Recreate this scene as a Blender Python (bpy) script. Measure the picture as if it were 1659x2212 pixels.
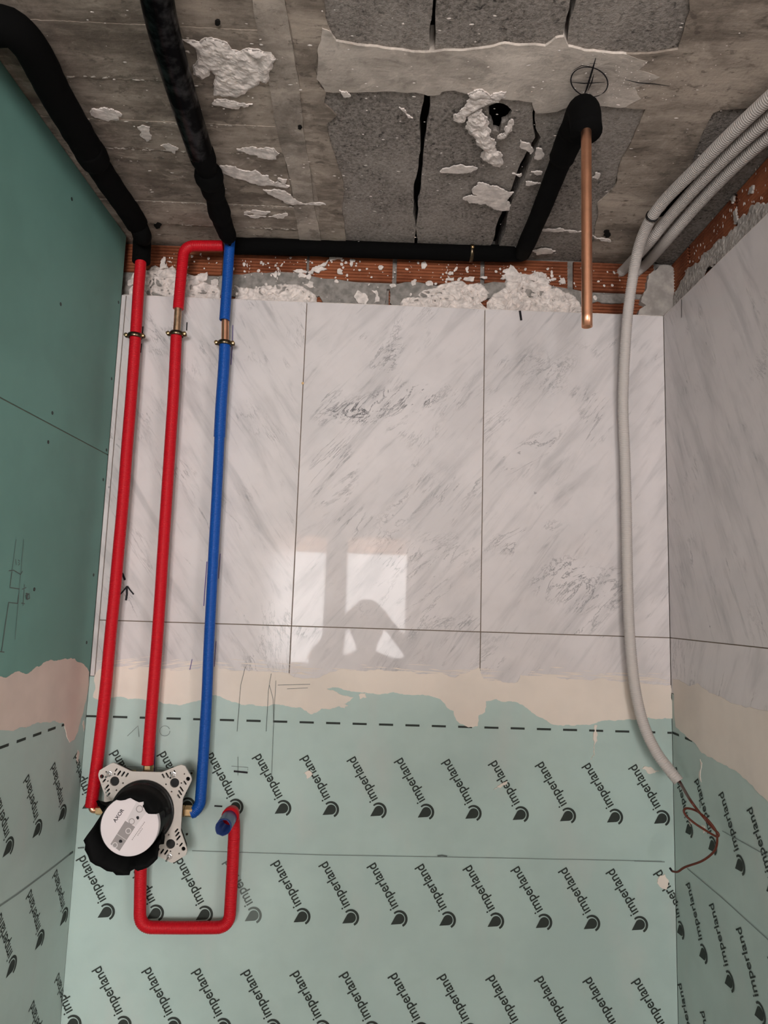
import bpy, bmesh, math, random
from mathutils import Vector, Matrix, noise, geometry

random.seed(7)
sc = bpy.context.scene
for o in list(bpy.data.objects):
    bpy.data.objects.remove(o)
COL = sc.collection

# ------------------------------------------------------------------ camera
W, H = 1659.0, 2212.0
FPX = 1539.3
Z0 = 1.50                                   # height of the long tile joint above the floor
CAM = Vector((0.1587, -1.5246, Z0 + 0.0482))
YAW, PITCH, ROLL = 0.0188, 0.1309, 0.0318
XL, XR, AL, AR = -0.4129, 0.805, 0.0337, -0.0044
ZC = Z0 + 0.858                             # ceiling
ZT = Z0 + 0.7168                            # top of the tiles
REC = 0.034                                 # the masonry stands back behind the tiles
_f = Vector((math.sin(YAW) * math.cos(PITCH), math.cos(YAW) * math.cos(PITCH), math.sin(PITCH)))
_r = Vector((math.cos(YAW), -math.sin(YAW), 0))
_u = _r.cross(_f)
RIGHT = math.cos(ROLL) * _r + math.sin(ROLL) * _u
UP = -math.sin(ROLL) * _r + math.cos(ROLL) * _u
FWD = _f
cd = bpy.data.cameras.new('camera')
cd.sensor_fit = 'HORIZONTAL'
cd.sensor_width = 36.0
cd.lens = FPX / W * 36.0
cd.clip_start = 0.01
cam = bpy.data.objects.new('camera', cd)
cam.matrix_world = Matrix.Translation(CAM) @ Matrix((RIGHT, UP, -FWD)).transposed().to_4x4()
COL.objects.link(cam)
sc.camera = cam

# ------------------------------------------------------------------ world, daylight, added fill lights, exposure
wd = bpy.data.worlds.new('world')
sc.world = wd
wd.use_nodes = True
wd.node_tree.nodes['Background'].inputs[0].default_value = (0.75, 0.86, 1.0, 1)
wd.node_tree.nodes['Background'].inputs[1].default_value = 1.0
sc.view_settings.view_transform = 'Standard'
sc.view_settings.look = 'None'
sc.view_settings.gamma = 1.0
sc.view_settings.use_curve_mapping = False
sc.view_settings.exposure = 0.17
sc.cycles.use_denoising = True
sc.cycles.max_bounces = 5
sc.cycles.diffuse_bounces = 3
sc.cycles.glossy_bounces = 2
sc.cycles.adaptive_threshold = 0.08
sc.cycles.adaptive_min_samples = 16
sc.cycles.transparent_max_bounces = 16
sc.cycles.caustics_reflective = False
sc.cycles.caustics_refractive = False


def daylight(name, loc, target, sx, sy, power, col):
    l = bpy.data.lights.new(name, 'AREA')
    l.shape = 'RECTANGLE'
    l.size, l.size_y = sx, sy
    l.energy = power
    l.color = col
    o = bpy.data.objects.new(name, l)
    COL.objects.link(o)
    o.location = loc
    o.rotation_euler = (Vector(target) - Vector(loc)).to_track_quat('-Z', 'Y').to_euler()
    return o


YW = -4.2                                   # the wall with the windows, behind the camera
RXL, RXR = -1.9, 2.2                        # side walls of the room
daylight('window_daylight', (-0.08, YW - 0.32, Z0 + 0.08), (-0.08, 0, Z0 + 0.08), 1.25, 1.2, 182, (1.0, 0.965, 0.955))
daylight('left_fill', (RXL - 0.3, -3.3, 1.5), (0, -3.3, 1.5), 1.3, 1.9, 19, (1.0, 0.95, 0.92))  # added fill light from the left, set behind an invented window
daylight('right_fill', (RXR + 0.3, -3.3, 1.4), (0, -3.3, 1.4), 1.3, 2.0, 62, (1.0, 0.94, 0.90))  # added fill light from the right, set behind an invented glazed opening


# ------------------------------------------------------------------ pixel rays and surfaces
def ray(px, py):
    return FPX * FWD + (px - W / 2) * RIGHT - (py - H / 2) * UP


class Surf:
    """A flat surface with its own axes: u to the right, v up (or away), n towards the room."""
    def __init__(s, O, U, V, N):
        s.O, s.U, s.V, s.N = Vector(O), Vector(U).normalized(), Vector(V).normalized(), Vector(N).normalized()

    def p(s, u, v, off=0.0):
        return s.O + s.U * u + s.V * v + s.N * off

    def uv(s, px, py, off=0.0):
        d = ray(px, py)
        o = s.O + s.N * off
        t = (o - CAM).dot(s.N) / d.dot(s.N)
        q = CAM + t * d - s.O
        return (q.dot(s.U), q.dot(s.V))

    def at(s, px, py, off=0.0):
        a = s.uv(px, py, off)
        return s.p(a[0], a[1], off)

    def mat(s, u, v, off=0.0, rot=0.0):
        m = Matrix((s.U, s.V, s.N)).transposed().to_4x4()
        return Matrix.Translation(s.p(u, v, off)) @ m @ Matrix.Rotation(rot, 4, 'Z')


BACK = Surf((0, 0, 0), (1, 0, 0), (0, 0, 1), (0, -1, 0))
LEFT = Surf((XL, 0, 0), (AL, 1, 0), (0, 0, 1), (1, -AL, 0))
RIGHTW = Surf((XR, 0, 0), (AR, -1, 0), (0, 0, 1), (-1, -AR, 0))
CEIL = Surf((0, 0, ZC), (1, 0, 0), (0, 1, 0), (0, 0, -1))
MAS = Surf((0, REC, 0), (1, 0, 0), (0, 0, 1), (0, -1, 0))
MASR = Surf((XR + REC, 0, 0), (0, -1, 0), (0, 0, 1), (-1, 0, 0))


# ------------------------------------------------------------------ materials
MATS = {}


class NT:
    def __init__(s, name, rough=0.6, spec=0.5, metal=0.0):
        m = bpy.data.materials.new(name)
        m.use_nodes = True
        s.m, s.t = m, m.node_tree
        s.b = s.t.nodes['Principled BSDF']
        s.b.inputs['Roughness'].default_value = rough
        s.b.inputs['Specular IOR Level'].default_value = spec
        s.b.inputs['Metallic'].default_value = metal
        MATS[name] = m

    def n(s, kind, **kw):
        x = s.t.nodes.new(kind)
        for k, v in kw.items():
            setattr(x, k, v)
        return x

    def l(s, a, b):
        s.t.links.new(a, b)

    def coords(s, scale=(1, 1, 1), rot=(0, 0, 0), loc=(0, 0, 0), swap=None):
        tc = s.n('ShaderNodeTexCoord').outputs['Object']
        if swap:
            sp = s.n('ShaderNodeSeparateXYZ')
            cb = s.n('ShaderNodeCombineXYZ')
            s.l(tc, sp.inputs[0])
            for i, ch in enumerate(swap):
                s.l(sp.outputs['XYZ'.index(ch)], cb.inputs[i])
            tc = cb.outputs[0]
        a = s.n('ShaderNodeMapping', vector_type='POINT')
        a.inputs['Rotation'].default_value = rot
        a.inputs['Location'].default_value = loc
        s.l(tc, a.inputs[0])
        b = s.n('ShaderNodeMapping', vector_type='POINT')
        b.inputs['Scale'].default_value = scale
        s.l(a.outputs[0], b.inputs[0])
        return b.outputs[0]

    def noise(s, vec, scale=5, detail=4, rough=0.55, dist=0.0):
        x = s.n('ShaderNodeTexNoise')
        x.inputs['Scale'].default_value = scale
        x.inputs['Detail'].default_value = detail
        x.inputs['Roughness'].default_value = rough
        x.inputs['Distortion'].default_value = dist
        s.l(vec, x.inputs['Vector'])
        return x.outputs['Fac']

    def ramp(s, fac, lo, hi, a=0.0, b=1.0):
        x = s.n('ShaderNodeMapRange')
        x.interpolation_type = 'SMOOTHSTEP'
        s.l(fac, x.inputs['Value'])
        for k, v in (('From Min', lo), ('From Max', hi), ('To Min', a), ('To Max', b)):
            x.inputs[k].default_value = v
        return x.outputs[0]

    def math(s, op, a, b=None):
        x = s.n('ShaderNodeMath', operation=op)
        for i, v in enumerate((a, b)):
            if v is None:
                continue
            if isinstance(v, (int, float)):
                x.inputs[i].default_value = v
            else:
                s.l(v, x.inputs[i])
        return x.outputs[0]

    def mix(s, fac, a, b):
        x = s.n('ShaderNodeMix', data_type='RGBA')
        if isinstance(fac, (int, float)):
            x.inputs['Factor'].default_value = fac
        else:
            s.l(fac, x.inputs['Factor'])
        for k, v in ((6, a), (7, b)):
            if isinstance(v, tuple):
                x.inputs[k].default_value = v + (1,) if len(v) == 3 else v
            else:
                s.l(v, x.inputs[k])
        return x.outputs[2]

    def color(s, c):
        if isinstance(c, tuple):
            s.b.inputs['Base Color'].default_value = c + (1,)
        else:
            s.l(c, s.b.inputs['Base Color'])
        return s

    def bump(s, h, strength=0.3, dist=0.002):
        x = s.n('ShaderNodeBump')
        x.inputs['Strength'].default_value = strength
        x.inputs['Distance'].default_value = dist
        s.l(h, x.inputs['Height'])
        s.l(x.outputs[0], s.b.inputs['Normal'])
        return s


def plain(name, col, rough=0.6, spec=0.5, metal=0.0, var=0.0, scale=30, bump=0.0):
    k = NT(name, rough, spec, metal)
    if var or bump:
        f = k.noise(k.coords(), scale, 5)
        if var:
            k.color(k.mix(k.ramp(f, 0.3, 0.7), tuple(c * (1 - var) for c in col), tuple(min(1, c * (1 + var)) for c in col)))
        else:
            k.color(col)
        if bump:
            k.bump(f, bump)
    else:
        k.color(col)
    return k.m


def marble(name, ang, seed, swap='XZY', cluster=None, rough=0.035, base=(0.66, 0.615, 0.605)):
    """Polished white marble with grey veins that run along the angle (degrees, from horizontal)."""
    k = NT(name, rough, 0.088)
    a = math.radians(ang)
    pos = k.coords(swap=swap, loc=(seed * 3.1, seed * 1.7, 0))
    along = k.coords(scale=(3.4, 21, 1), rot=(0, 0, -a), loc=(seed, seed * 2, seed), swap=swap)
    fine = k.coords(scale=(8, 55, 1), rot=(0, 0, -a), loc=(seed * 2, seed, seed), swap=swap)
    soft = k.ramp(k.noise(along, 1.0, 4, 0.6, 0.5), 0.47, 0.74)
    cloud = k.ramp(k.noise(pos, 5.5, 4, 0.6), 0.38, 0.68)
    streak = k.ramp(k.noise(fine, 1.0, 5, 0.62, 0.6), 0.53, 0.74)
    wob = k.noise(k.coords(scale=(2.6, 15, 1), rot=(0, 0, -a), loc=(seed * 5, seed, 2), swap=swap), 1.0, 7, 0.66, 0.45)
    ridge = k.math('ABSOLUTE', k.math('SUBTRACT', wob, 0.5))
    vein = k.ramp(ridge, 0.0, 0.016, 1.0, 0.0)
    patch = k.ramp(k.noise(pos, 7.5, 3, 0.6), 0.50, 0.66)
    wob2 = k.noise(k.coords(scale=(4, 17, 1), rot=(0, 0, -a * 0.8), loc=(seed * 7, seed * 3, 4), swap=swap), 1.0, 8, 0.74, 0.5)
    crack = k.ramp(k.math('ABSOLUTE', k.math('SUBTRACT', wob2, 0.5)), 0.0, 0.018, 1.0, 0.0)
    patch2 = k.ramp(k.noise(pos, 3.6, 3, 0.6), 0.58, 0.70)
    spots = k.ramp(k.noise(pos, 46, 3, 0.5), 0.70, 0.78)
    dark = (0.17, 0.165, 0.17)
    mid = (0.36, 0.345, 0.345)
    c = k.mix(k.math('MULTIPLY', cloud, 0.35), base, (0.47, 0.445, 0.44))
    c = k.mix(k.math('MULTIPLY', soft, 0.46), c, mid)
    c = k.mix(k.math('MULTIPLY', k.math('MULTIPLY', streak, k.math('ADD', k.math('MULTIPLY', cloud, 0.8), 0.2)), 0.62), c, (0.29, 0.28, 0.285))
    c = k.mix(k.math('MULTIPLY', k.math('MULTIPLY', vein, patch), 0.55), c, dark)
    c = k.mix(k.math('MULTIPLY', k.math('MULTIPLY', crack, patch2), 0.5), c, dark)
    c = k.mix(k.math('MULTIPLY', k.math('MULTIPLY', spots, k.ramp(streak, 0.0, 0.3)), 0.8), c, dark)
    if cluster:
        sp = k.n('ShaderNodeSeparateXYZ')
        k.l(k.n('ShaderNodeTexCoord').outputs['Object'], sp.inputs[0])
        wx = k.noise(k.coords(loc=(5, 2, 0), swap=swap), 9, 4, 0.6)
        w3 = k.noise(k.coords(scale=(7, 20, 1), rot=(0, 0, -a * 0.75), loc=(3, 1, 0), swap=swap), 1.0, 8, 0.72, 1.0)
        cr = k.ramp(k.math('ABSOLUTE', k.math('SUBTRACT', w3, 0.5)), 0.0, 0.022, 1.0, 0.0)
        for (cx, cz, rx, rz, ti, st) in cluster:
            dx = k.math('SUBTRACT', sp.outputs['XYZ'.index(swap[0])], cx)
            dz = k.math('SUBTRACT', sp.outputs[2], cz)
            ct_, si_ = math.cos(math.radians(ti)), math.sin(math.radians(ti))
            p_ = k.math('DIVIDE', k.math('ADD', k.math('MULTIPLY', dx, ct_), k.math('MULTIPLY', dz, si_)), rx)
            q_ = k.math('DIVIDE', k.math('SUBTRACT', k.math('MULTIPLY', dz, ct_), k.math('MULTIPLY', dx, si_)), rz)
            d2 = k.math('ADD', k.math('MULTIPLY', p_, p_), k.math('MULTIPLY', q_, q_))
            d2 = k.math('ADD', d2, k.math('MULTIPLY', k.math('SUBTRACT', wx, 0.5), 3.2))
            msk = k.ramp(d2, 0.0, 1.0, 1.0, 0.0)
            c = k.mix(k.math('MULTIPLY', k.math('MULTIPLY', cr, msk), st), c, (0.12, 0.115, 0.12))
    k.color(c)
    return k.m


def concrete(name, dark, light, sx=2.2, sy=10.0, pits=0.35):
    """Board-marked concrete: streaks that run along x, blotches and small pits."""
    k = NT(name, 0.85, 0.3)
    st = k.noise(k.coords(scale=(sx, sy, 1)), 1.0, 8, 0.72, 0.25)
    fine = k.noise(k.coords(scale=(16, 75, 1)), 1.0, 5, 0.7)
    bl = k.noise(k.coords(), 9.0, 7, 0.66)
    gr = k.noise(k.coords(), 170.0, 3, 0.6)
    f = k.math('ADD', k.math('MULTIPLY', st, 0.62), k.math('MULTIPLY', bl, 0.38))
    c = k.mix(k.ramp(f, 0.36, 0.64), dark, light)
    c = k.mix(k.math('MULTIPLY', k.ramp(fine, 0.52, 0.72), 0.30), c, tuple(x * 0.6 for x in dark))
    c = k.mix(k.math('MULTIPLY', k.ramp(k.noise(k.coords(scale=(1, 1.5, 1)), 52, 4, 0.6), 0.60, 0.68), pits), c, tuple(x * 0.45 for x in dark))
    mot = k.noise(k.coords(scale=(1.0, 1.6, 1), loc=(2, 7, 0)), 15, 8, 0.68, 0.5)
    c = k.mix(k.math('MULTIPLY', k.ramp(mot, 0.52, 0.64), 0.55), c, tuple(x * 0.62 for x in dark))
    c = k.mix(k.math('MULTIPLY', k.ramp(mot, 0.46, 0.36), 0.35), c, tuple(min(1, x * 1.25) for x in light))
    k.color(c)
    k.bump(k.math('ADD', k.math('MULTIPLY', gr, 0.3), k.math('ADD', st, k.math('MULTIPLY', mot, 0.7))), 0.5, 0.003)
    return k.m


def aggregate(name, dark, light):
    """Open grey lightweight concrete of the infill blocks."""
    k = NT(name, 0.95, 0.2)
    v = k.n('ShaderNodeTexVoronoi')
    v.inputs['Scale'].default_value = 260
    k.l(k.coords(), v.inputs['Vector'])
    g = k.noise(k.coords(), 190, 4, 0.65)
    b = k.noise(k.coords(), 7, 4, 0.6)
    c = k.mix(k.ramp(g, 0.35, 0.65), dark, light)
    c = k.mix(k.math('MULTIPLY', k.ramp(k.noise(k.coords(), 120, 3, 0.6), 0.58, 0.68), 0.75), c, (0.03, 0.027, 0.025))
    c = k.mix(k.math('MULTIPLY', k.ramp(b, 0.42, 0.66), 0.35), c, tuple(x * 1.5 for x in light))
    k.color(c)
    k.bump(g, 0.8, 0.003)
    return k.m


VC = (0.235, Z0 + 0.495)
marble('marble_leaning_left', 124, 1.3, rough=0.10)
marble('marble_centre', 50, 2.1, cluster=[(0.185, Z0 + 0.485, 0.16, 0.045, 12, 1.0), (0.20, Z0 + 0.64, 0.12, 0.02, 80, 0.6), (0.24, Z0 + 0.26, 0.15, 0.05, 50, 0.5)])
marble('marble_leaning_right', 52, 4.6, cluster=[(0.60, Z0 + 0.11, 0.17, 0.06, -10, 0.8), (0.50, Z0 + 0.39, 0.09, 0.03, 35, 0.6), (0.48, Z0 + 0.2, 0.1, 0.03, 20, 0.6)])
marble('marble_low_row', 57, 6.2)
marble('marble_right_wall', 63, 3.3, swap='YZX', rough=0.08)
marble('marble_right_low', 118, 5.9, swap='YZX', rough=0.08)
concrete('formwork_concrete', (0.135, 0.107, 0.085), (0.47, 0.395, 0.328), pits=0.5)
concrete('pale_concrete', (0.38, 0.33, 0.285), (0.66, 0.585, 0.52), 4, 8, 0.25)
concrete('rib_concrete', (0.19, 0.158, 0.13), (0.50, 0.43, 0.37), 7, 5, 0.55)
aggregate('block_aggregate', (0.15, 0.131, 0.116), (0.30, 0.267, 0.24))
plain('void_shade', (0.012, 0.011, 0.010), 0.9, 0.1)  # near-black colour that stands for the shade inside cracks and holes
plain('mortar', (0.24, 0.22, 0.20), 0.9, 0.2, var=0.3, scale=60, bump=0.5)
plain('joint_filler', (0.16, 0.12, 0.09), 0.9, 0.2)
plain('plaster', (0.68, 0.61, 0.565), 0.75, 0.3, var=0.20, scale=70, bump=0.45)
plain('grey_plaster', (0.36, 0.325, 0.295), 0.85, 0.3, var=0.22, scale=40, bump=0.4)
plain('room_plaster', (0.60, 0.565, 0.53), 0.8, 0.3)
plain('floor_screed', (0.34, 0.31, 0.28), 0.8, 0.3, var=0.2, scale=12)
plain('copper', (0.78, 0.40, 0.25), 0.33, 0.5, 1.0, var=0.14, scale=22)
plain('old_copper', (0.50, 0.32, 0.20), 0.42, 0.5, 1.0, var=0.3, scale=60)
plain('brass', (0.62, 0.42, 0.22), 0.32, 0.5, 1.0, var=0.2, scale=80)
plain('dark_brass', (0.13, 0.10, 0.065), 0.3, 0.5, 1.0)
plain('steel', (0.62, 0.61, 0.60), 0.25, 0.5, 1.0)
plain('red_plastic', (0.50, 0.006, 0.014), 0.45, 0.2)
plain('blue_plastic', (0.006, 0.070, 0.32), 0.38, 0.22)
plain('blue_dull', (0.012, 0.035, 0.15), 0.3, 0.5)
plain('grey_plastic', (0.50, 0.455, 0.425), 0.55, 0.35)
plain('black_foam', (0.0022, 0.0021, 0.0021), 0.9, 0.08)
_k = NT('black_tube', 0.28, 0.05)
_k.color((0.0018, 0.0018, 0.0022))
_k.l(_k.ramp(_k.noise(_k.coords(), 24, 4, 0.6), 0.48, 0.70, 0.02, 0.26), _k.b.inputs['Specular IOR Level'])
plain('black_rubber', (0.0025, 0.0025, 0.0025), 0.8, 0.12)
plain('black_gloss', (0.010, 0.010, 0.010), 0.25, 0.5)
plain('plate_plastic', (0.56, 0.51, 0.46), 0.5, 0.4)
plain('disc_white', (0.72, 0.65, 0.655), 0.35, 0.5)
plain('print_grey', (0.30, 0.27, 0.265), 0.6, 0.3)
plain('print_pale', (0.62, 0.57, 0.57), 0.6, 0.3)
plain('print_ink', (0.035, 0.042, 0.036), 0.7, 0.2)
plain('print_faded', (0.13, 0.155, 0.14), 0.7, 0.2)
plain('marker_ink', (0.012, 0.011, 0.013), 0.6, 0.2)
plain('violet_ink', (0.10, 0.07, 0.24), 0.6, 0.2)
plain('pencil', (0.20, 0.235, 0.22), 0.8, 0.2)
plain('pencil_dark', (0.12, 0.14, 0.13), 0.8, 0.2)
plain('wire_brown', (0.10, 0.020, 0.009), 0.4, 0.4)
plain('screw_dark', (0.02, 0.025, 0.022), 0.5, 0.4)
plain('frame_white', (0.75, 0.74, 0.72), 0.4, 0.4)
plain('shutter_cream', (0.72, 0.58, 0.46), 0.5, 0.3)
plain('skin', (0.42, 0.25, 0.18), 0.55, 0.4)
plain('dark_cloth', (0.035, 0.036, 0.042), 0.9, 0.2)
plain('dark_hair', (0.012, 0.009, 0.008), 0.6, 0.3)


def board(name, col, swap, mott=0.10, rough=0.55, stain=None):
    k = NT(name, rough, 0.35)
    a = k.noise(k.coords(swap=swap), 4.0, 4, 0.6)
    b = k.noise(k.coords(swap=swap), 26.0, 4, 0.6)
    lo = tuple(c * (1 - mott) for c in col)
    hi = tuple(c * (1 + mott) for c in col)
    c = k.mix(k.ramp(a, 0.35, 0.65), lo, hi)
    if stain:
        c = k.mix(k.math('MULTIPLY', k.ramp(k.noise(k.coords(scale=(5, 1.6, 1), swap=swap), 1.6, 4, 0.6), 0.50, 0.72), 0.5), c, stain)
    c = k.mix(k.math('MULTIPLY', k.ramp(b, 0.5, 0.75), 0.10), c, tuple(x * 0.8 for x in col))
    k.color(c)
    return k.m


board('green_board', (0.150, 0.305, 0.262), 'YZX', 0.06, 0.6)
board('membrane_back', (0.415, 0.525, 0.485), 'XZY', 0.05, 0.5, (0.47, 0.505, 0.47))
board('membrane_side', (0.425, 0.515, 0.475), 'YZX', 0.06, 0.5, (0.455, 0.475, 0.445))
board('putty', (0.74, 0.655, 0.575), 'XZY', 0.06, 0.8)
board('putty_side', (0.68, 0.60, 0.53), 'YZX', 0.08, 0.8)
board('putty_left', (0.68, 0.545, 0.475), 'YZX', 0.08, 0.8)


def brick_mat():
    k = NT('terracotta', 0.85, 0.25)
    n1 = k.noise(k.coords(), 9, 5, 0.6)
    n2 = k.noise(k.coords(), 90, 4, 0.6)
    c = k.mix(k.ramp(n1, 0.35, 0.65), (0.17, 0.049, 0.021), (0.31, 0.098, 0.042))
    c = k.mix(k.math('MULTIPLY', k.ramp(n2, 0.5, 0.7), 0.3), c, (0.33, 0.14, 0.075))
    k.color(c)
    k.bump(n2, 0.4, 0.001)
    return k.m


brick_mat()


def glass_mat():
    m = bpy.data.materials.new('window_glass')
    m.use_nodes = True
    t = m.node_tree
    t.nodes.clear()
    o = t.nodes.new('ShaderNodeOutputMaterial')
    mx = t.nodes.new('ShaderNodeMixShader')
    tr = t.nodes.new('ShaderNodeBsdfTransparent')
    gl = t.nodes.new('ShaderNodeBsdfGlossy')
    gl.inputs['Roughness'].default_value = 0.02
    mx.inputs[0].default_value = 0.06
    t.links.new(tr.outputs[0], mx.inputs[1])
    t.links.new(gl.outputs[0], mx.inputs[2])
    t.links.new(mx.outputs[0], o.inputs[0])
    MATS['window_glass'] = m


glass_mat()


def slat_mat():
    k = NT('shutter_glow', 0.5, 0.3)
    k.color((0.72, 0.58, 0.46))
    tr = k.n('ShaderNodeBsdfTranslucent')
    tr.inputs[0].default_value = (0.85, 0.62, 0.45, 1)
    mx = k.n('ShaderNodeMixShader')
    mx.inputs[0].default_value = 0.75
    k.l(k.b.outputs[0], mx.inputs[1])
    k.l(tr.outputs[0], mx.inputs[2])
    k.l(mx.outputs[0], k.t.nodes['Material Output'].inputs[0])


slat_mat()


# ------------------------------------------------------------------ object helpers
def link(name, mesh, mat=None, parent=None, smooth=False, mw=None):
    o = bpy.data.objects.new(name, mesh)
    COL.objects.link(o)
    if mat and not mesh.materials:
        mesh.materials.append(MATS[mat])
    if smooth:
        mesh.polygons.foreach_set('use_smooth', [True] * len(mesh.polygons))
    if parent is not None:
        o.parent = parent
        o.matrix_parent_inverse = Matrix.Translation(root_loc(parent)).inverted()
    if mw is not None:
        o.matrix_basis = mw
    return o


def root_loc(o):
    return Vector(o.location) if o.type == 'EMPTY' else Vector((0, 0, 0))


def mesh_of(name, verts, faces):
    me = bpy.data.meshes.new(name)
    me.from_pydata([tuple(v) for v in verts], [], faces)
    me.update()
    return me


def obj(name, verts, faces, mat, parent=None, smooth=False):
    return link(name, mesh_of(name, verts, faces), mat, parent, smooth)


def bobj(name, bm, mat, parent=None, smooth=False):
    me = bpy.data.meshes.new(name)
    bmesh.ops.recalc_face_normals(bm, faces=bm.faces)
    bm.to_mesh(me)
    bm.free()
    return link(name, me, mat, parent, smooth)


def tag(o, label, cat=None, group=None, kind=None):
    o['label'] = label
    if cat:
        o['category'] = cat
    if group:
        o['group'] = group
    if kind:
        o['kind'] = kind
    return o


def thing(name, loc, label, cat, group=None):
    o = bpy.data.objects.new(name, None)
    o.empty_display_size = 0.05
    COL.objects.link(o)
    o.location = loc
    return tag(o, label, cat, group)


def struct(o, label=None):
    o['kind'] = 'structure'
    if label:
        o['label'] = label
    return o


def box(bm, a, b):
    a, b = Vector(a), Vector(b)
    vs = [bm.verts.new((x, y, z)) for x in (a.x, b.x) for y in (a.y, b.y) for z in (a.z, b.z)]
    for f in ((0, 1, 3, 2), (4, 6, 7, 5), (0, 4, 5, 1), (2, 3, 7, 6), (0, 2, 6, 4), (1, 5, 7, 3)):
        bm.faces.new([vs[i] for i in f])


def boxobj(name, a, b, mat, parent=None):
    bm = bmesh.new()
    box(bm, a, b)
    return bobj(name, bm, mat, parent)


def slab(name, s, u0, u1, v0, v1, back, front, mat, parent=None, ch=0.0008):
    """A tile or board lying on a surface, its front edges slightly broken."""
    vs, fs = [], []
    for (uu, vv, off) in ((0, 0, back), (0, 0, front - ch), (ch, ch, front)):
        for (a, b) in ((u0 + uu, v0 + vv), (u1 - uu, v0 + vv), (u1 - uu, v1 - vv), (u0 + uu, v1 - vv)):
            vs.append(s.p(a, b, off))
    for k in range(2):
        for i in range(4):
            j = (i + 1) % 4
            fs.append((k * 4 + i, k * 4 + j, k * 4 + 4 + j, k * 4 + 4 + i))
    fs += [(8, 9, 10, 11), (3, 2, 1, 0)]
    bm = bmesh.new()
    bv = [bm.verts.new(v) for v in vs]
    for f in fs:
        bm.faces.new([bv[i] for i in f])
    return bobj(name, bm, mat, parent)


def frac(pts, amp=0.12, depth=3, seed=1, closed=True):
    """Roughen an outline by moving the middle of each side again and again."""
    r = random.Random(seed)
    pts = [Vector((p[0], p[1])) for p in pts]
    for d in range(depth):
        out = []
        n = len(pts)
        for i in range(n if closed else n - 1):
            a, b = pts[i], pts[(i + 1) % n]
            e = b - a
            m = (a + b) / 2 + Vector((-e.y, e.x)) * r.uniform(-amp, amp)
            out += [a, m]
        if not closed:
            out.append(pts[-1])
        pts = out
    return [(p.x, p.y) for p in pts]


def fill2d(loops):
    """Triangles of the area inside the outline (and outside its holes), safe for ragged outlines."""
    co, ed = [], []
    for lp in loops:
        n0, n = len(co), len(lp)
        co += [Vector(q) for q in lp]
        ed += [(n0 + i, n0 + (i + 1) % n) for i in range(n)]
    vs, _, fs, _, _, _ = geometry.delaunay_2d_cdt(co, ed, [], 0, 1e-7)
    out = []
    for f in fs:
        c = (vs[f[0]] + vs[f[1]] + vs[f[2]]) / 3
        k = sum(1 for lp in loops if inside((c.x, c.y), lp))
        if k % 2 == 1:
            out.append(f)
    return vs, out


def prism_into(bm, s, loops, back, front):
    vs, fs = fill2d(loops)
    bv = [bm.verts.new(s.p(v[0], v[1], front)) for v in vs]
    for f in fs:
        bm.faces.new([bv[i] for i in f])
    for lp in loops:
        n = len(lp)
        vf = [bm.verts.new(s.p(u, v, front)) for u, v in lp]
        vb = [bm.verts.new(s.p(u, v, back)) for u, v in lp]
        for i in range(n):
            j = (i + 1) % n
            bm.faces.new((vf[i], vf[j], vb[j], vb[i]))


def prism(name, s, loops, back, front, mat, parent=None):
    bm = bmesh.new()
    prism_into(bm, s, loops, back, front)
    bmesh.ops.triangulate(bm, faces=[f for f in bm.faces if len(f.verts) > 4])
    return bobj(name, bm, mat, parent)


def pxs(s, pts, off=0.0):
    return [s.uv(x, y, off) for x, y in pts]


def inside(p, poly):
    x, y = p
    c = False
    j = len(poly) - 1
    for i in range(len(poly)):
        xi, yi = poly[i]
        xj, yj = poly[j]
        if (yi > y) != (yj > y) and x < (xj - xi) * (y - yi) / (yj - yi) + xi:
            c = not c
        j = i
    return c


def edge_dist(p, poly):
    best = 9.0
    x, y = p
    n = len(poly)
    for i in range(n):
        ax, ay = poly[i]
        bx, by = poly[(i + 1) % n]
        dx, dy = bx - ax, by - ay
        L = dx * dx + dy * dy
        t = max(0, min(1, ((x - ax) * dx + (y - ay) * dy) / L)) if L else 0
        d = math.hypot(ax + t * dx - x, ay + t * dy - y)
        if d < best:
            best = d
    return best


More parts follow.
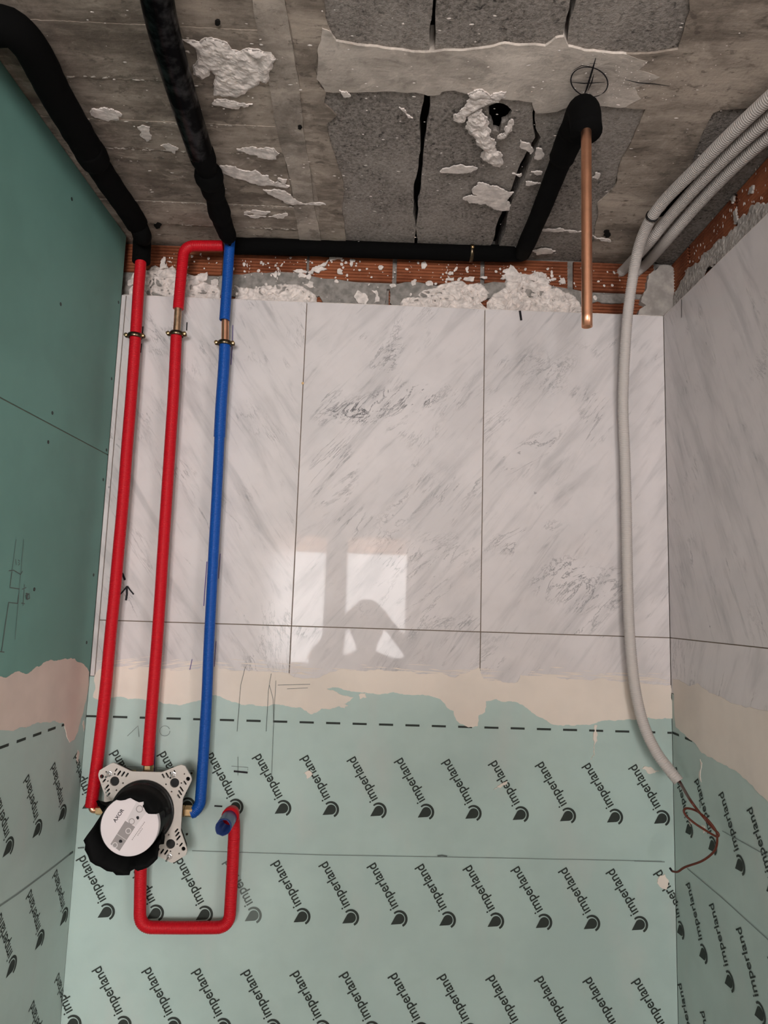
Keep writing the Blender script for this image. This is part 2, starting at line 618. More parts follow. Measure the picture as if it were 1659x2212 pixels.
def smear(name, s, poly, mat, parent=None, thin=0.0008, lump=0.0, cell=0.003, nscale=60, amp=0.16, depth=3, seed=1, base=0.0, label=None, swirl=False):
    """A trowelled patch: a ragged thin skin, with lumps on it where it is thick."""
    fp = frac(poly, amp, depth, seed)
    bm = bmesh.new()
    if not swirl:
        prism_into(bm, s, [fp], base - 0.002, base + thin)
    if lump > 0:
        us = [p[0] for p in fp]
        vv = [p[1] for p in fp]
        nu = int((max(us) - min(us)) / cell) + 2
        nv = int((max(vv) - min(vv)) / cell) + 2
        coarse = frac(poly, amp, 1, seed)
        grid = {}
        for i in range(nu):
            for j in range(nv):
                u, v = min(us) + i * cell, min(vv) + j * cell
                if not inside((u, v), coarse):
                    continue
                d = edge_dist((u, v), coarse)
                q = Vector((u * nscale, v * nscale, seed * 3.7))
                h = 0.55 + 0.65 * noise.fractal(q, 0.9, 2.1, 4) + 0.5 * abs(noise.noise(q * 0.45))
                k = min(1, d / (lump * 1.6))
                if swirl:
                    w = noise.noise_vector(Vector((u * 38, v * 38, seed * 1.3))) * 1.5
                    q = Vector((u * nscale * 0.75, v * nscale, seed * 3.7)) + w
                    h = -0.25 + 0.62 * noise.ridged_multi_fractal(q, 0.95, 2.1, 4, 0.95, 1.7) + 0.5 * noise.noise(q * 0.35)
                    k = min(1, d / 0.005)
                    grid[(i, j)] = bm.verts.new(s.p(u, v, base + lump * (h * k - 0.35 * (1 - k))))
                    continue
                grid[(i, j)] = bm.verts.new(s.p(u, v, base + thin * 0.5 + max(-0.0006, lump * h * k * (2 - k))))
        for (i, j), a in grid.items():
            if (i + 1, j) in grid and (i, j + 1) in grid and (i + 1, j + 1) in grid:
                bm.faces.new((a, grid[(i + 1, j)], grid[(i + 1, j + 1)], grid[(i, j + 1)]))
    o = bobj(name, bm, mat, parent, swirl)
    if label:
        o['label'] = label
    return o


def spline(pts, step):
    """Catmull-Rom through the points, evenly spaced samples."""
    P = [Vector(p) for p in pts]
    if len(P) == 2:
        dense = [P[0].lerp(P[1], i / 20) for i in range(21)]
    else:
        P2 = [P[0] * 2 - P[1]] + P + [P[-1] * 2 - P[-2]]
        dense = []
        for i in range(1, len(P2) - 2):
            a, b, c, d = P2[i - 1], P2[i], P2[i + 1], P2[i + 2]
            for k in range(16):
                t = k / 16
                dense.append(0.5 * ((2 * b) + (c - a) * t + (2 * a - 5 * b + 4 * c - d) * t * t + (3 * b - a - 3 * c + d) * t ** 3))
        dense.append(P[-1])
    L = [0.0]
    for a, b in zip(dense, dense[1:]):
        L.append(L[-1] + (b - a).length)
    n = max(2, int(round(L[-1] / step)) + 1)
    out, j = [], 0
    for i in range(n):
        s = L[-1] * i / (n - 1)
        while j < len(L) - 2 and L[j + 1] < s:
            j += 1
        k = (s - L[j]) / max(1e-9, L[j + 1] - L[j])
        out.append(dense[j].lerp(dense[j + 1], k))
    return out


def corner(pts, r, n=6):
    """Round the inner points of a polyline with arcs of about radius r."""
    P = [Vector(p) for p in pts]
    out = [P[0]]
    for a, b, c in zip(P, P[1:], P[2:]):
        d1, d2 = (a - b), (c - b)
        q = min(r, d1.length * 0.48, d2.length * 0.48)
        s, e = b + d1.normalized() * q, b + d2.normalized() * q
        for i in range(n + 1):
            t = i / n
            out.append(s * (1 - t) ** 2 + b * 2 * t * (1 - t) + e * t * t)
    out.append(P[-1])
    return out


def tube_bm(bm, path, radii, seg=16, cap0=True, cap1=True, jag=None):
    n = len(path)
    T = []
    for i in range(n):
        d = path[min(n - 1, i + 1)] - path[max(0, i - 1)]
        T.append(d.normalized())
    ref = Vector((0, 0, 1)) if abs(T[0].z) < 0.9 else Vector((1, 0, 0))
    nrm = (ref - T[0] * ref.dot(T[0])).normalized()
    rings = []
    for i in range(n):
        nrm = (nrm - T[i] * nrm.dot(T[i])).normalized()
        bi = T[i].cross(nrm)
        ring = []
        for k in range(seg):
            a = 2 * math.pi * k / seg
            p = path[i] + (nrm * math.cos(a) + bi * math.sin(a)) * radii[i]
            if jag and i in jag:
                p = p + T[i] * jag[i][k % len(jag[i])]
            ring.append(bm.verts.new(p))
        rings.append(ring)
    for a, b in zip(rings, rings[1:]):
        for k in range(seg):
            j = (k + 1) % seg
            bm.faces.new((a[k], a[j], b[j], b[k]))
    if cap0:
        bm.faces.new(rings[0][::-1])
    if cap1:
        bm.faces.new(rings[-1])
    return rings


def tube(name, pts, r, mat, parent=None, step=0.006, seg=16, cap=(True, True), raw=False, wob=0.0):
    path = [Vector(p) for p in pts] if raw else spline(pts, step)
    n = len(path)
    if callable(r):
        radii = [r(i / (n - 1)) for i in range(n)]
    else:
        radii = [r] * n
    if wob:
        radii = [q * (1 + wob * noise.noise(p * 40)) for q, p in zip(radii, path)]
    bm = bmesh.new()
    tube_bm(bm, path, radii, seg, cap[0], cap[1])
    return bobj(name, bm, mat, parent, True)


def corrugated(name, pts, r, mat, parent=None, pitch=0.0028, depth=0.0009, seg=14, open_end=False, jag1=None):
    """Ribbed electrical sleeve: rings of two radii along the path."""
    path = spline(pts, pitch / 3)
    n = len(path)
    radii = [r - (depth, 0.0, 0.0)[i % 3] for i in range(n)]
    bm = bmesh.new()
    if open_end:
        path = path + [path[-1].copy(), path[-1] - (path[-1] - path[-8]).normalized() * 0.03]
        e = (path[n - 1] - path[n - 6]).normalized()
        path[n] = path[n - 1] + e * 0.0002
        path[n + 1] = path[n - 1] - e * 0.02
        radii = radii[:n] + [r - 0.0016, r - 0.0018]
        rings = tube_bm(bm, path[:n], radii[:n], seg, True, False)
        a = rings[-1]
        T = e
        inner = [bm.verts.new(v.co - (v.co - path[n - 1]).normalized() * 0.0017) for v in a]
        deep = [bm.verts.new(v.co - e * 0.02) for v in inner]
        for k in range(seg):
            j = (k + 1) % seg
            bm.faces.new((a[k], a[j], inner[j], inner[k]))
            bm.faces.new((inner[k], inner[j], deep[j], deep[k]))
        bm.faces.new(deep)
    else:
        tube_bm(bm, path, radii, seg, True, True)
    return bobj(name, bm, mat, parent, True)


RIB = [0]


def ribbon(name, s, pts, w, mat, parent=None, off=0.0006, taper=False, uv=False):
    """A drawn line: a flat strip just on the surface. pts in photo pixels, or uv."""
    RIB[0] += 1
    off = off + 0.000006 * (RIB[0] % 40)
    P = [Vector(p) if uv else Vector(s.uv(p[0], p[1], off)) for p in pts]
    vs, fs = [], []
    n = len(P)
    for i in range(n):
        d = (P[min(n - 1, i + 1)] - P[max(0, i - 1)]).normalized()
        q = Vector((-d.y, d.x)) * w / 2 * (0.35 if taper and i in (0, n - 1) else 1)
        for e in (P[i] + q, P[i] - q):
            vs.append(s.p(e.x, e.y, off))
    for i in range(n - 1):
        fs.append((2 * i, 2 * i + 1, 2 * i + 3, 2 * i + 2))
    return obj(name, vs, fs, mat, parent)


def dots(name, s, items, mat, parent=None, base=0.0, seg=7, label=None):
    """Splashes: many small flat drops (u, v, ru, rv, angle) joined into one part."""
    bm = bmesh.new()
    r = random.Random(5)
    for q_, (u, v, a, b, t) in enumerate(items):
        ring = []
        lift = 0.0002 + 0.0000011 * q_
        for k in range(seg):
            q = 2 * math.pi * k / seg
            f = r.uniform(0.75, 1.2)
            x, y = math.cos(q) * a * f, math.sin(q) * b * f
            ring.append(bm.verts.new(s.p(u + x * math.cos(t) - y * math.sin(t), v + x * math.sin(t) + y * math.cos(t), base + lift)))
        c = bm.verts.new(s.p(u, v, base + lift + min(0.0018, 0.4 * min(a, b))))
        for k in range(seg):
            bm.faces.new((ring[k], ring[(k + 1) % seg], c))
    o = bobj(name, bm, mat, parent)
    o['kind'] = 'stuff'
    if label:
        o['label'] = label
    return o


def text_mesh(body, size=1.0):
    c = bpy.data.curves.new('lettering', 'FONT')
    c.body = body
    c.size = size
    c.resolution_u = 4
    c.offset = 0.012
    o = bpy.data.objects.new('lettering', c)
    COL.objects.link(o)
    me = bpy.data.meshes.new_from_object(o)
    bpy.data.objects.remove(o)
    bpy.data.curves.remove(c)
    return me


def ring_of(cx, cy, r, n=20, a0=0.0, a1=2 * math.pi):
    return [(cx + r * math.cos(a0 + (a1 - a0) * k / n), cy + r * math.sin(a0 + (a1 - a0) * k / n)) for k in range(n)]


# ================================================================== THE SETTING
# ---- room behind the camera
struct(boxobj('floor', (RXL - 0.4, YW - 0.3, -0.1), (RXR + 0.4, 0.25, 0.0), 'floor_screed'), 'grey screed floor of the bathroom under work')


def wall_open(name, plane, c, t, a0, a1, z0, z1, holes, mat):
    """A wall slab with one opening (a, b, low, high), along x or y."""
    bm = bmesh.new()
    (h0, h1, l, hgh) = holes

    def add(p0, p1, q0, q1):
        if p1 - p0 < 1e-6 or q1 - q0 < 1e-6:
            return
        if plane == 'y':
            box(bm, (p0, c, q0), (p1, c + t, q1))
        else:
            box(bm, (c, p0, q0), (c + t, p1, q1))
    add(a0, h0, z0, z1)
    add(h1, a1, z0, z1)
    add(h0, h1, z0, l)
    add(h0, h1, hgh, z1)
    return bobj(name, bm, mat)


WX0, WX1, WZ0, WZ1 = -0.68, 0.52, Z0 - 0.46, Z0 + 0.64
struct(wall_open('wall_front', 'y', YW - 0.15, 0.15, RXL - 0.15, RXR + 0.15, 0, ZC + 0.1, (WX0, WX1, WZ0, WZ1), 'room_plaster'), 'plastered wall with the window behind the camera')
struct(wall_open('wall_room_left', 'x', RXL - 0.15, 0.15, YW, -0.9, 0, ZC + 0.1, (-4.0, -2.6, 0.55, 2.25), 'room_plaster'), 'plastered side wall of the room with an added window opening')
struct(wall_open('wall_room_right', 'x', RXR, 0.15, YW, -0.9, 0, ZC + 0.1, (-4.0, -2.6, 0.1, 2.25), 'room_plaster'), 'plastered side wall of the room with an added door-sized opening')
# return walls beside the shower niche
struct(boxobj('wall_return_left', (RXL - 0.15, -0.9, 0), (XL - 0.06, -0.80, ZC + 0.1), 'room_plaster'), 'wall face beside the shower niche')
struct(boxobj('wall_return_right', (XR + 0.06, -0.9, 0), (RXR + 0.15, -0.80, ZC + 0.1), 'room_plaster'), 'wall face on the other side of the shower niche')


def window(name, plane, c, a0, a1, z0, z1, cols, label, shutter=False):
    """Casement frames in the opening: outer frame, sashes, panes, sill."""
    root = bpy.data.objects.new(name, None)
    COL.objects.link(root)
    root['kind'] = 'structure'
    root['label'] = label

    def bb(nm, p0, p1, q0, q1, d0, d1, mat):
        if plane == 'y':
            return boxobj(nm, (p0, c + d0, q0), (p1, c + d1, q1), mat, root)
        return boxobj(nm, (c + d0, p0, q0), (c + d1, p1, q1), mat, root)
    for (p0, p1) in cols:
        bm = bmesh.new()
        e = 0.045
        for (x0, x1, y0, y1) in ((p0 - e, p0, z0, z1), (p1, p1 + e, z0, z1), (p0, p1, z0, z0 + e), (p0, p1, z1 - e, z1)):
            if plane == 'y':
                box(bm, (x0, c - 0.03, y0), (x1, c + 0.03, y1))
            else:
                box(bm, (c - 0.03, x0, y0), (c + 0.03, x1, y1))
        bobj('sash', bm, 'frame_white', root)
        bb('pane', p0, p1, z0 + e, z1 - e, -0.003, 0.003, 'window_glass')
        if shutter:
            for k in range(3):
                bb('shutter_slat', p0 - 0.04, p1 + 0.04, z1 - 0.075 - k * 0.048, z1 - 0.032 - k * 0.048, -0.11, -0.097, 'shutter_glow')
    return root


window('window_1', 'y', YW - 0.05, WX0, WX1, WZ0, WZ1, ((-0.625, -0.19), (-0.015, 0.465)), 'double casement window behind the camera, mirrored in the marble', True)
bobj_ = bmesh.new()
box(bobj_, (-0.145, YW - 0.09, WZ0), (-0.06, YW - 0.01, WZ1))
bobj('mullion', bobj_, 'frame_white', bpy.data.objects['window_1'])
window('added_window_left', 'x', RXL - 0.07, -4.0, -2.6, 0.55, 2.25, ((-3.95, -3.35), (-3.25, -2.65)), 'added wide side window, unseen, letting in fill light')  # unseen, invented to give the left fill light an opening
window('added_window_right', 'x', RXR + 0.07, -4.0, -2.6, 0.1, 2.25, ((-3.95, -3.35), (-3.25, -2.65)), 'added glazed opening, unseen, letting in fill light')  # unseen, invented to give the right fill light an opening

# ---- ceiling
cl = boxobj('ceiling', (RXL - 0.4, YW - 0.2, ZC + 0.045), (RXR + 0.4, 0.25, ZC + 0.14), 'void_shade')  # slab coloured near-black so the gaps between blocks read as deep shade
struct(cl, 'raw concrete ceiling slab with grey infill blocks')
YF = -0.86                                  # the built-up part ends here; plain concrete goes on over the room
o = boxobj('concrete_panel', (RXL - 0.2, YW - 0.1, ZC), (RXR + 0.2, YF, ZC + 0.045), 'pale_concrete', cl)


def cpoly(pts, amp=0.0, depth=0, seed=1, clip=True):
    q = pxs(CEIL, pts)
    if depth:
        q = frac(q, amp, depth, seed)
    if clip:
        q = [(min(max(u, XL - 0.12), XR + 0.12), min(max(v, YF), REC + 0.05)) for u, v in q]
    return q


# grey infill blocks, with open cracks between them
blocks = [
    [(640, -345), (929, -345), (936, 0), (926, 118), (680, 125)],
    [(951, -345), (1250, -345), (1233, 0), (1216, 80), (1214, 125), (937, 122)],
    [(1268, -345), (1540, -345), (1508, 0), (1490, 130), (1224, 128), (1228, 70), (1246, 0)],
    [(668, 178), (919, 182), (908, 330), (893, 470), (886, 610), (690, 610)],
    None,
    [(1157, 205), (1420, 205), (1360, 320), (1320, 430), (1270, 610), (1046, 610), (1092, 500), (1150, 345), (1168, 300), (1157, 280)],
    [(1520, 225), (1800, 190), (1800, 330), (1560, 610), (1380, 560), (1470, 420)],
]
hole = frac(pxs(CEIL, [(1052, 236), (1072, 226), (1092, 230), (1106, 243), (1097, 263), (1083, 270), (1078, 290), (1064, 286), (1056, 262)]), 0.12, 2, 4)
for i, b in enumerate(blocks):
    if b is None:
        lp = cpoly([(927, 182), (1154, 186), (1152, 280), (1156, 300), (1131, 345), (1070, 500), (1030, 610), (893, 610), (902, 470), (916, 330)], 0.035, 4, 11)
        prism('concrete_block', CEIL, [lp, hole], -0.014, -0.003, 'block_aggregate', cl)
        continue
    prism('concrete_block', CEIL, [cpoly(b, 0.035, 4, 20 + i)], -0.044, -0.003, 'block_aggregate', cl)

# formwork-marked concrete on the left: long boards' imprints, one strip each
ylev = [-400, 62, 178, 268, 327, 440, 486, 560]
yv = [YF] + [CEIL.uv(450, y)[1] for y in ylev[1:-1]] + [REC + 0.05]
for i in range(len(yv) - 1):
    a, b = yv[i] + 0.0008, yv[i + 1] - 0.0008
    ra = CEIL.uv(*((540, 0) if 0 else (545, 0)))
    # right end follows the rib

    def ribx(v):
        p0, p1 = CEIL.uv(548, 0), CEIL.uv(648, 505)
        return p0[0] + (p1[0] - p0[0]) * (v - p0[1]) / (p1[1] - p0[1])
    NS = 110
    rr = random.Random(i)
    rb = random.Random(i + 1)
    top = [(XL - 0.12 + k * (ribx(b) - XL + 0.12) / NS, b + 0.0008 + rr.gauss(0, 0.0009)) for k in range(NS + 1)]
    bot = [(XL - 0.12 + k * (ribx(a) - XL + 0.12) / NS, a - 0.0030 + rb.gauss(0, 0.0004)) for k in range(NS + 1)]
    prism('formwork_strip', CEIL, [bot + top[::-1]], -0.044, [0.0, 0.0012, 0.0003, 0.0014, 0.0, 0.0016, -0.001][i], 'formwork_concrete', cl)
prism('concrete_panel', CEIL, [cpoly([(-900, -500), (690, -500), (700, 0), (690, 150), (700, 300), (730, 610), (-900, 610)])], -0.044, -0.0015, 'rib_concrete', cl)
# crumbs that squeezed out between the boards
rr = random.Random(44)
it = []
for yy, n, xa, xb in ((327, 150, 200, 600), (440, 150, 280, 640), (486, 60, 300, 640), (268, 30, 150, 560), (178, 20, 120, 400)):
    for k in range(n):
        u, v = CEIL.uv(rr.uniform(xa, xb), yy)
        a = rr.choice([0.0008, 0.0012, 0.002, 0.003])
        it.append((u, CEIL.uv(450, yy)[1] + rr.gauss(0, 0.0022), a * rr.uniform(0.8, 2.2), a * 0.7, rr.uniform(-0.3, 0.3)))
dots('concrete_crumbs', CEIL, it, 'pale_concrete', cl, 0.0008, label='crumbs of concrete along the board seams')
# the raised rib and the strip beside it
prism('concrete_rib', CEIL, [cpoly([(500, -400), (564, -400), (615, 0), (650, 220), (692, 505), (706, 610), (660, 610), (645, 505), (588, 220), (546, 0)], 0.022, 6, 3)], -0.044, 0.0020, 'rib_concrete', cl)
prism('formwork_strip', CEIL, [cpoly([(560, -400), (680, -400), (700, 0), (703, 40), (712, 66), (705, 85), (690, 110), (680, 150), (690, 190), (705, 196), (700, 225), (727, 250), (706, 268), (712, 305), (724, 340), (742, 395), (738, 450), (745, 500), (735, 610), (700, 610), (692, 505), (650, 220), (616, 0)], 0.03, 3, 9)], -0.044, 0.0, 'formwork_concrete', cl)
# the pale cross band and the smeared concrete right of it
prism('concrete_band', CEIL, [cpoly([
    (696, 60), (712, 66), (726, 88), (745, 92), (800, 99), (860, 107), (920, 113), (1000, 109), (1040, 104), (1090, 93), (1178, 99), (1200, 82), (1218, 79), (1228, 100), (1262, 109), (1345, 115), (1400, 132), (1380, 150), (1425, 166), (1372, 190), (1385, 212), (1350, 231), (1300, 228), (1235, 226), (1222, 232), (1205, 240), (1158, 244), (1150, 220), (1090, 214), (1012, 202), (985, 195), (955, 197), (950, 204), (925, 206), (900, 199), (820, 197), (770, 199), (703, 197), (684, 170), (686, 110)], 0.05, 3, 5)], -0.044, 0.001, 'pale_concrete', cl)
prism('concrete_panel', CEIL, [cpoly([
    (1340, 116), (1400, 116), (1465, 106), (1478, 60), (1490, 20), (1500, -345), (1900, -345), (1900, 205), (1640, 232), (1560, 236), (1540, 244), (1530, 262), (1512, 300), (1495, 350), (1462, 400), (1446, 432), (1430, 470), (1400, 520), (1370, 610), (1262, 610), (1284, 505), (1290, 440), (1312, 420), (1330, 400), (1340, 350), (1352, 328), (1372, 285), (1384, 258), (1394, 236), (1340, 231)], 0.04, 3, 6)], -0.044, 0.0006, 'formwork_concrete', cl)

# plaster thrown and trowelled on the ceiling
SM = [
    ([(386, 79), (430, 88), (444, 79), (470, 82), (488, 88), (500, 104), (516, 108), (538, 101), (560, 104), (586, 110), (597, 125), (588, 146), (582, 164), (575, 178), (562, 172), (548, 186), (530, 200), (510, 208), (486, 206), (462, 204), (461, 178), (466, 160), (455, 148), (437, 170), (418, 158), (416, 140), (427, 122), (424, 105), (410, 92)], 0.0042, 'thick white plaster smear beside the black pipe'),
    ([(458, 222), (475, 213), (500, 216), (515, 220), (546, 223), (520, 227), (475, 226)], 0.002, None),
    ([(194, 240), (215, 233), (243, 234), (264, 246), (258, 256), (225, 257), (205, 252)], 0.0012, None),
    ([(297, 272), (309, 268), (324, 272), (328, 290), (318, 304), (304, 292)], 0.0012, None),
    ([(347, 312), (363, 307), (386, 318), (378, 330), (360, 322)], 0.001, None),
    ([(511, 319), (545, 314), (590, 317), (604, 329), (597, 341), (566, 340), (540, 332)], 0.0014, None),
    ([(474, 357), (508, 358), (552, 366), (580, 378), (594, 394), (600, 388), (626, 400), (606, 402), (580, 398), (545, 394), (515, 384), (482, 372)], 0.0014, None),
    ([(568, 408), (600, 408), (625, 418), (640, 430), (704, 441), (660, 440), (622, 438), (600, 426)], 0.0012, None),
    ([(600, 383), (620, 386), (612, 400)], 0.001, None),
    ([(527, 456), (584, 455), (584, 457), (528, 458)], 0, None),
    ([(527, 460), (575, 465), (574, 467), (528, 462)], 0, None),
    ([(580, 466), (620, 458), (622, 462), (600, 470)], 0, None),
    ([(1010, 200), (1030, 191), (1050, 196), (1058, 205), (1080, 196), (1094, 196), (1092, 208), (1080, 214), (1060, 210), (1040, 210), (1024, 212)], 0.003, 'white plaster petals around the broken hole in the block'),
    ([(980, 258), (995, 236), (1008, 216), (1030, 208), (1062, 208), (1078, 218), (1056, 222), (1038, 230), (1008, 248), (994, 262)], 0.003, None),
    ([(1010, 250), (1028, 236), (1042, 234), (1046, 246), (1050, 272), (1060, 296), (1069, 318), (1082, 340), (1080, 358), (1062, 352), (1042, 340), (1030, 310), (1012, 282)], 0.006, None),
    ([(1104, 254), (1110, 266), (1100, 284), (1082, 298), (1074, 296), (1090, 284), (1096, 270)], 0.003, None),
    ([(1024, 402), (1032, 393), (1070, 400), (1110, 413), (1100, 452), (1072, 450), (1050, 438), (1014, 436), (1000, 428), (1032, 420), (1020, 410)], 0.0012, 'white plaster patch on the block by the crack'),
    ([(950, 368), (985, 356), (1032, 361), (1020, 368), (990, 372), (955, 371)], 0.001, None),
    ([(1124, 300), (1146, 310), (1146, 330), (1128, 318)], 0.0006, None),
    ([(1158, 318), (1172, 322), (1174, 336), (1162, 343), (1154, 340)], 0.0008, None),
    ([(1136, 390), (1168, 393), (1136, 397)], 0, None),
    ([(1147, 368), (1172, 369), (1170, 375)], 0, None),
    ([(1106, 372), (1126, 372), (1124, 379)], 0, None),
    ([(1168, 492), (1205, 491), (1240, 496), (1278, 500), (1240, 500), (1200, 498), (1172, 496)], 0.0006, None),
    ([(1280, 506), (1312, 513), (1320, 520), (1298, 518)], 0, None),
    ([(1148, 540), (1190, 536), (1200, 540), (1180, 546), (1160, 548)], 0.0008, None),
    ([(733, 192), (748, 194), (758, 205), (742, 206)], 0.0006, None),
    ([(862, 228), (878, 240), (892, 252), (880, 246)], 0, None),
    ([(1286, 370), (1296, 372), (1290, 384), (1280, 380)], 0, None),
]
for i, (pp, lump, lab) in enumerate(SM):
    smear('plaster_smear', CEIL, pxs(CEIL, pp), 'plaster', cl, 0.0005, lump, 0.0020, 62, 0.22 if len(pp) < 14 else 0.14, 4, 30 + i, 0.0021 + 0.00004 * i, lab)
rr = random.Random(3)
it = []
for k in range(380):
    px, py = rr.uniform(100, 1600), 560 * rr.random() ** 0.7
    u, v = CEIL.uv(px, py)
    a = rr.choice([0.0006, 0.0007, 0.0009, 0.0012, 0.0017])
    if XL < u < XR and v < 0.02:
        it.append((u, v, a * rr.uniform(1, 2.6), a, rr.uniform(-0.2, 0.2)))
for k in range(70):
    px, py = rr.gauss(1360, 60), rr.gauss(165, 30)
    u, v = CEIL.uv(px, py)
    a = rr.uniform(0.0006, 0.0014)
    it.append((u, v, a, a, 0))
dots('plaster_specks', CEIL, it, 'plaster', cl, 0.0026, label='small white plaster splashes across the ceiling')
for (x, y, r) in ((341, 485, 7), (1311, 503, 8), (470, 46, 6), (648, 272, 5)):
    prism('hole_shade_disc', CEIL, [frac(pxs(CEIL, ring_of(x, y, r, 7)), 0.2, 2, int(x))], 0.0, 0.0031, 'void_shade', cl)  # raised dark discs paint the shade of small holes, nothing is recessed
# felt-pen target and dash on the ceiling
mk = [ring_of(1273, 176, 0, 1)]
circ = [(1273 + 40 * math.cos(a), 177 - 32 * math.sin(a) + 4 * math.cos(a)) for a in [math.radians(d) for d in range(-50, 311, 12)]]
for (pp, w) in ((circ, 0.002), ([(1287, 125), (1280, 150), (1268, 190), (1262, 205)], 0.0028), ([(1283, 160), (1278, 178), (1270, 196)], 0.002), ([(1235, 178), (1262, 180), (1306, 178)], 0.0026), ([(1274, 137), (1290, 138)], 0.0018), ([(1265, 168), (1288, 166)], 0.0016), ([(1238, 152), (1256, 142), (1280, 144)], 0.0018), ([(1350, 172), (1380, 179), (1410, 181), (1447, 186)], 0.002)):
    ribbon('marker_line', CEIL, pp, w, 'marker_ink', cl, 0.0045, True)

# ---- back wall: masonry, tiles, board
wb = boxobj('wall_back', (XL - 0.15, REC + 0.008, 0), (XR + 0.15, REC + 0.16, ZC + 0.045), 'mortar')
struct(wb, 'back wall of the niche, brick above marble tiles above printed board')


def ridged_brick(name, s, u0, u1, v0, v1, parent, depth=0.03, ridges=None, proud=0.0):
    n = ridges or max(3, int((v1 - v0) / 0.0072))
    prof = [(v0, -depth)]
    for k in range(n):
        a = v0 + (v1 - v0) * k / n
        b = v0 + (v1 - v0) * (k + 1) / n
        e = (b - a)
        prof += [(a + e * 0.06, proud - 0.0036), (a + e * 0.22, proud), (a + e * 0.70, proud), (a + e * 0.90, proud - 0.0036)]
    prof.append((v1, -depth))
    vs, fs = [], []
    for (v, d) in prof:
        vs += [s.p(u0, v, d), s.p(u1, v, d)]
    m = len(prof)
    for i in range(m - 1):
        fs.append((2 * i, 2 * i + 1, 2 * i + 3, 2 * i + 2))
    fs.append(tuple(2 * i for i in range(m)))
    fs.append(tuple(2 * i + 1 for i in range(m))[::-1])
    bm = bmesh.new()
    bv = [bm.verts.new(v) for v in vs]
    for f in fs:
        bm.faces.new([bv[i] for i in f])
    return bobj(name, bm, 'terracotta', parent)


BZ = Z0 + 0.788                             # underside of the top brick course
edges = [(250, 477), (487, 660), (667, 847), (857, 1037), (1047, 1226), (1239, 1412)]
for i, (a, b) in enumerate(edges):
    ua, ub = MAS.uv(a, 590)[0], MAS.uv(b, 610)[0]
    ridged_brick('brick', MAS, ua, ub, BZ + (0.004 if i == 5 else 0) - (0.006 if i == 5 else 0), ZC - 0.001, wb, proud=0.002 * (i % 2))
for i, (a, b) in enumerate([(300, 372), (380, 555), (563, 735), (745, 795), (840, 925), (935, 1130), (1140, 1225), (1262, 1400)]):
    ua, ub = MAS.uv(a, 640)[0], MAS.uv(b, 640)[0]
    ridged_brick('brick', MAS, ua, ub, ZT - 0.05, BZ - 0.016, wb, proud=-0.004 if i not in (3, 7) else 0.0)
# grey mortar flushed over the joint below the course
prism('mortar_bed', MAS, [frac(pxs(MAS, [(255, 588), (500, 594), (700, 603), (900, 610), (1230, 625), (1345, 636), (1370, 650), (1290, 652), (1250, 668), (1235, 672), (1180, 645), (1100, 640), (1010, 650), (960, 648), (920, 655), (890, 668), (850, 665), (842, 655), (842, 625), (835, 625), (830, 662), (740, 668), (700, 660), (690, 640), (640, 640), (560, 640), (500, 640), (400, 640), (255, 640)]), 0.06, 3, 8)], -0.02, 0.0025, 'mortar', wb)
# thick wet-thrown plaster above the tiles
for i, (pp, lump, lab) in enumerate([
    ([(272, 608), (286, 590), (300, 574), (318, 582), (334, 570), (352, 580), (372, 572), (382, 590), (420, 594), (446, 588), (440, 606), (470, 612), (478, 626), (480, 664), (262, 659)], 0.012, 'lumpy white plaster filling above the tiles, left end'),
    ([(502, 612), (520, 618), (548, 622), (580, 614), (612, 608), (640, 612), (664, 622), (684, 636), (690, 670), (640, 672), (500, 666)], 0.012, 'lumpy white plaster above the tiles beside the blue pipe'),
    ([(862, 652), (880, 640), (905, 632), (925, 622), (952, 612), (985, 604), (1010, 612), (1035, 608), (1050, 618), (1060, 632), (1040, 652), (1060, 690), (1040, 690), (960, 688), (868, 684)], 0.013, 'lumpy white plaster above the middle of the tiles'),
    ([(1052, 650), (1066, 632), (1090, 618), (1096, 598), (1120, 592), (1150, 588), (1184, 592), (1186, 612), (1206, 622), (1230, 630), (1250, 648), (1256, 694), (1230, 696), (1060, 690)], 0.018, 'biggest lumpy white plaster heap above the tiles'),
    ([(1090, 596), (1102, 572), (1120, 590), (1140, 594), (1180, 592), (1188, 612), (1150, 606), (1100, 612)], 0.003, None),
    ([(765, 640), (772, 628), (788, 634), (796, 648), (790, 658), (774, 656)], 0.004, None),
    ([(802, 628), (814, 628), (820, 652), (808, 655), (812, 640)], 0.003, None),
    ([(432, 592), (448, 588), (446, 606), (430, 608)], 0.003, None),
    ([(456, 606), (470, 604), (472, 616), (460, 618)], 0.003, None),
    ([(350, 560), (358, 556), (362, 580), (346, 582)], 0.003, None),
    ([(665, 590), (690, 574), (712, 560), (704, 574), (676, 592)], 0, None),
    ([(712, 556), (740, 556), (738, 562), (714, 566)], 0, None),
]):
    smear('plaster_lump', MAS, pxs(MAS, pp, 0.004), 'plaster', wb, 0.003, lump * 0.8, 0.0017, 95, 0.17, 3, 60 + i, 0.003 + 0.00006 * i, lab, swirl=lump > 0.01)
rr = random.Random(77)
for k in range(26):
    cx, cy = rr.uniform(500, 1240), 0
    cy = 566 + cx * 0.036 + rr.gauss(0, 14)
    rx, ry = rr.uniform(5, 16), rr.uniform(3, 9)
    n = rr.randint(6, 9)
    pp = [(cx + rx * rr.uniform(0.4, 1.2) * math.cos(6.283 * i / n), cy + ry * rr.uniform(0.4, 1.2) * math.sin(6.283 * i / n)) for i in range(n)]
    smear('plaster_splash', MAS, pxs(MAS, pp, 0.004), 'plaster', wb, 0.0012, 0, amp=0.12, depth=3, seed=300 + k, base=0.003 + 0.00005 * k)
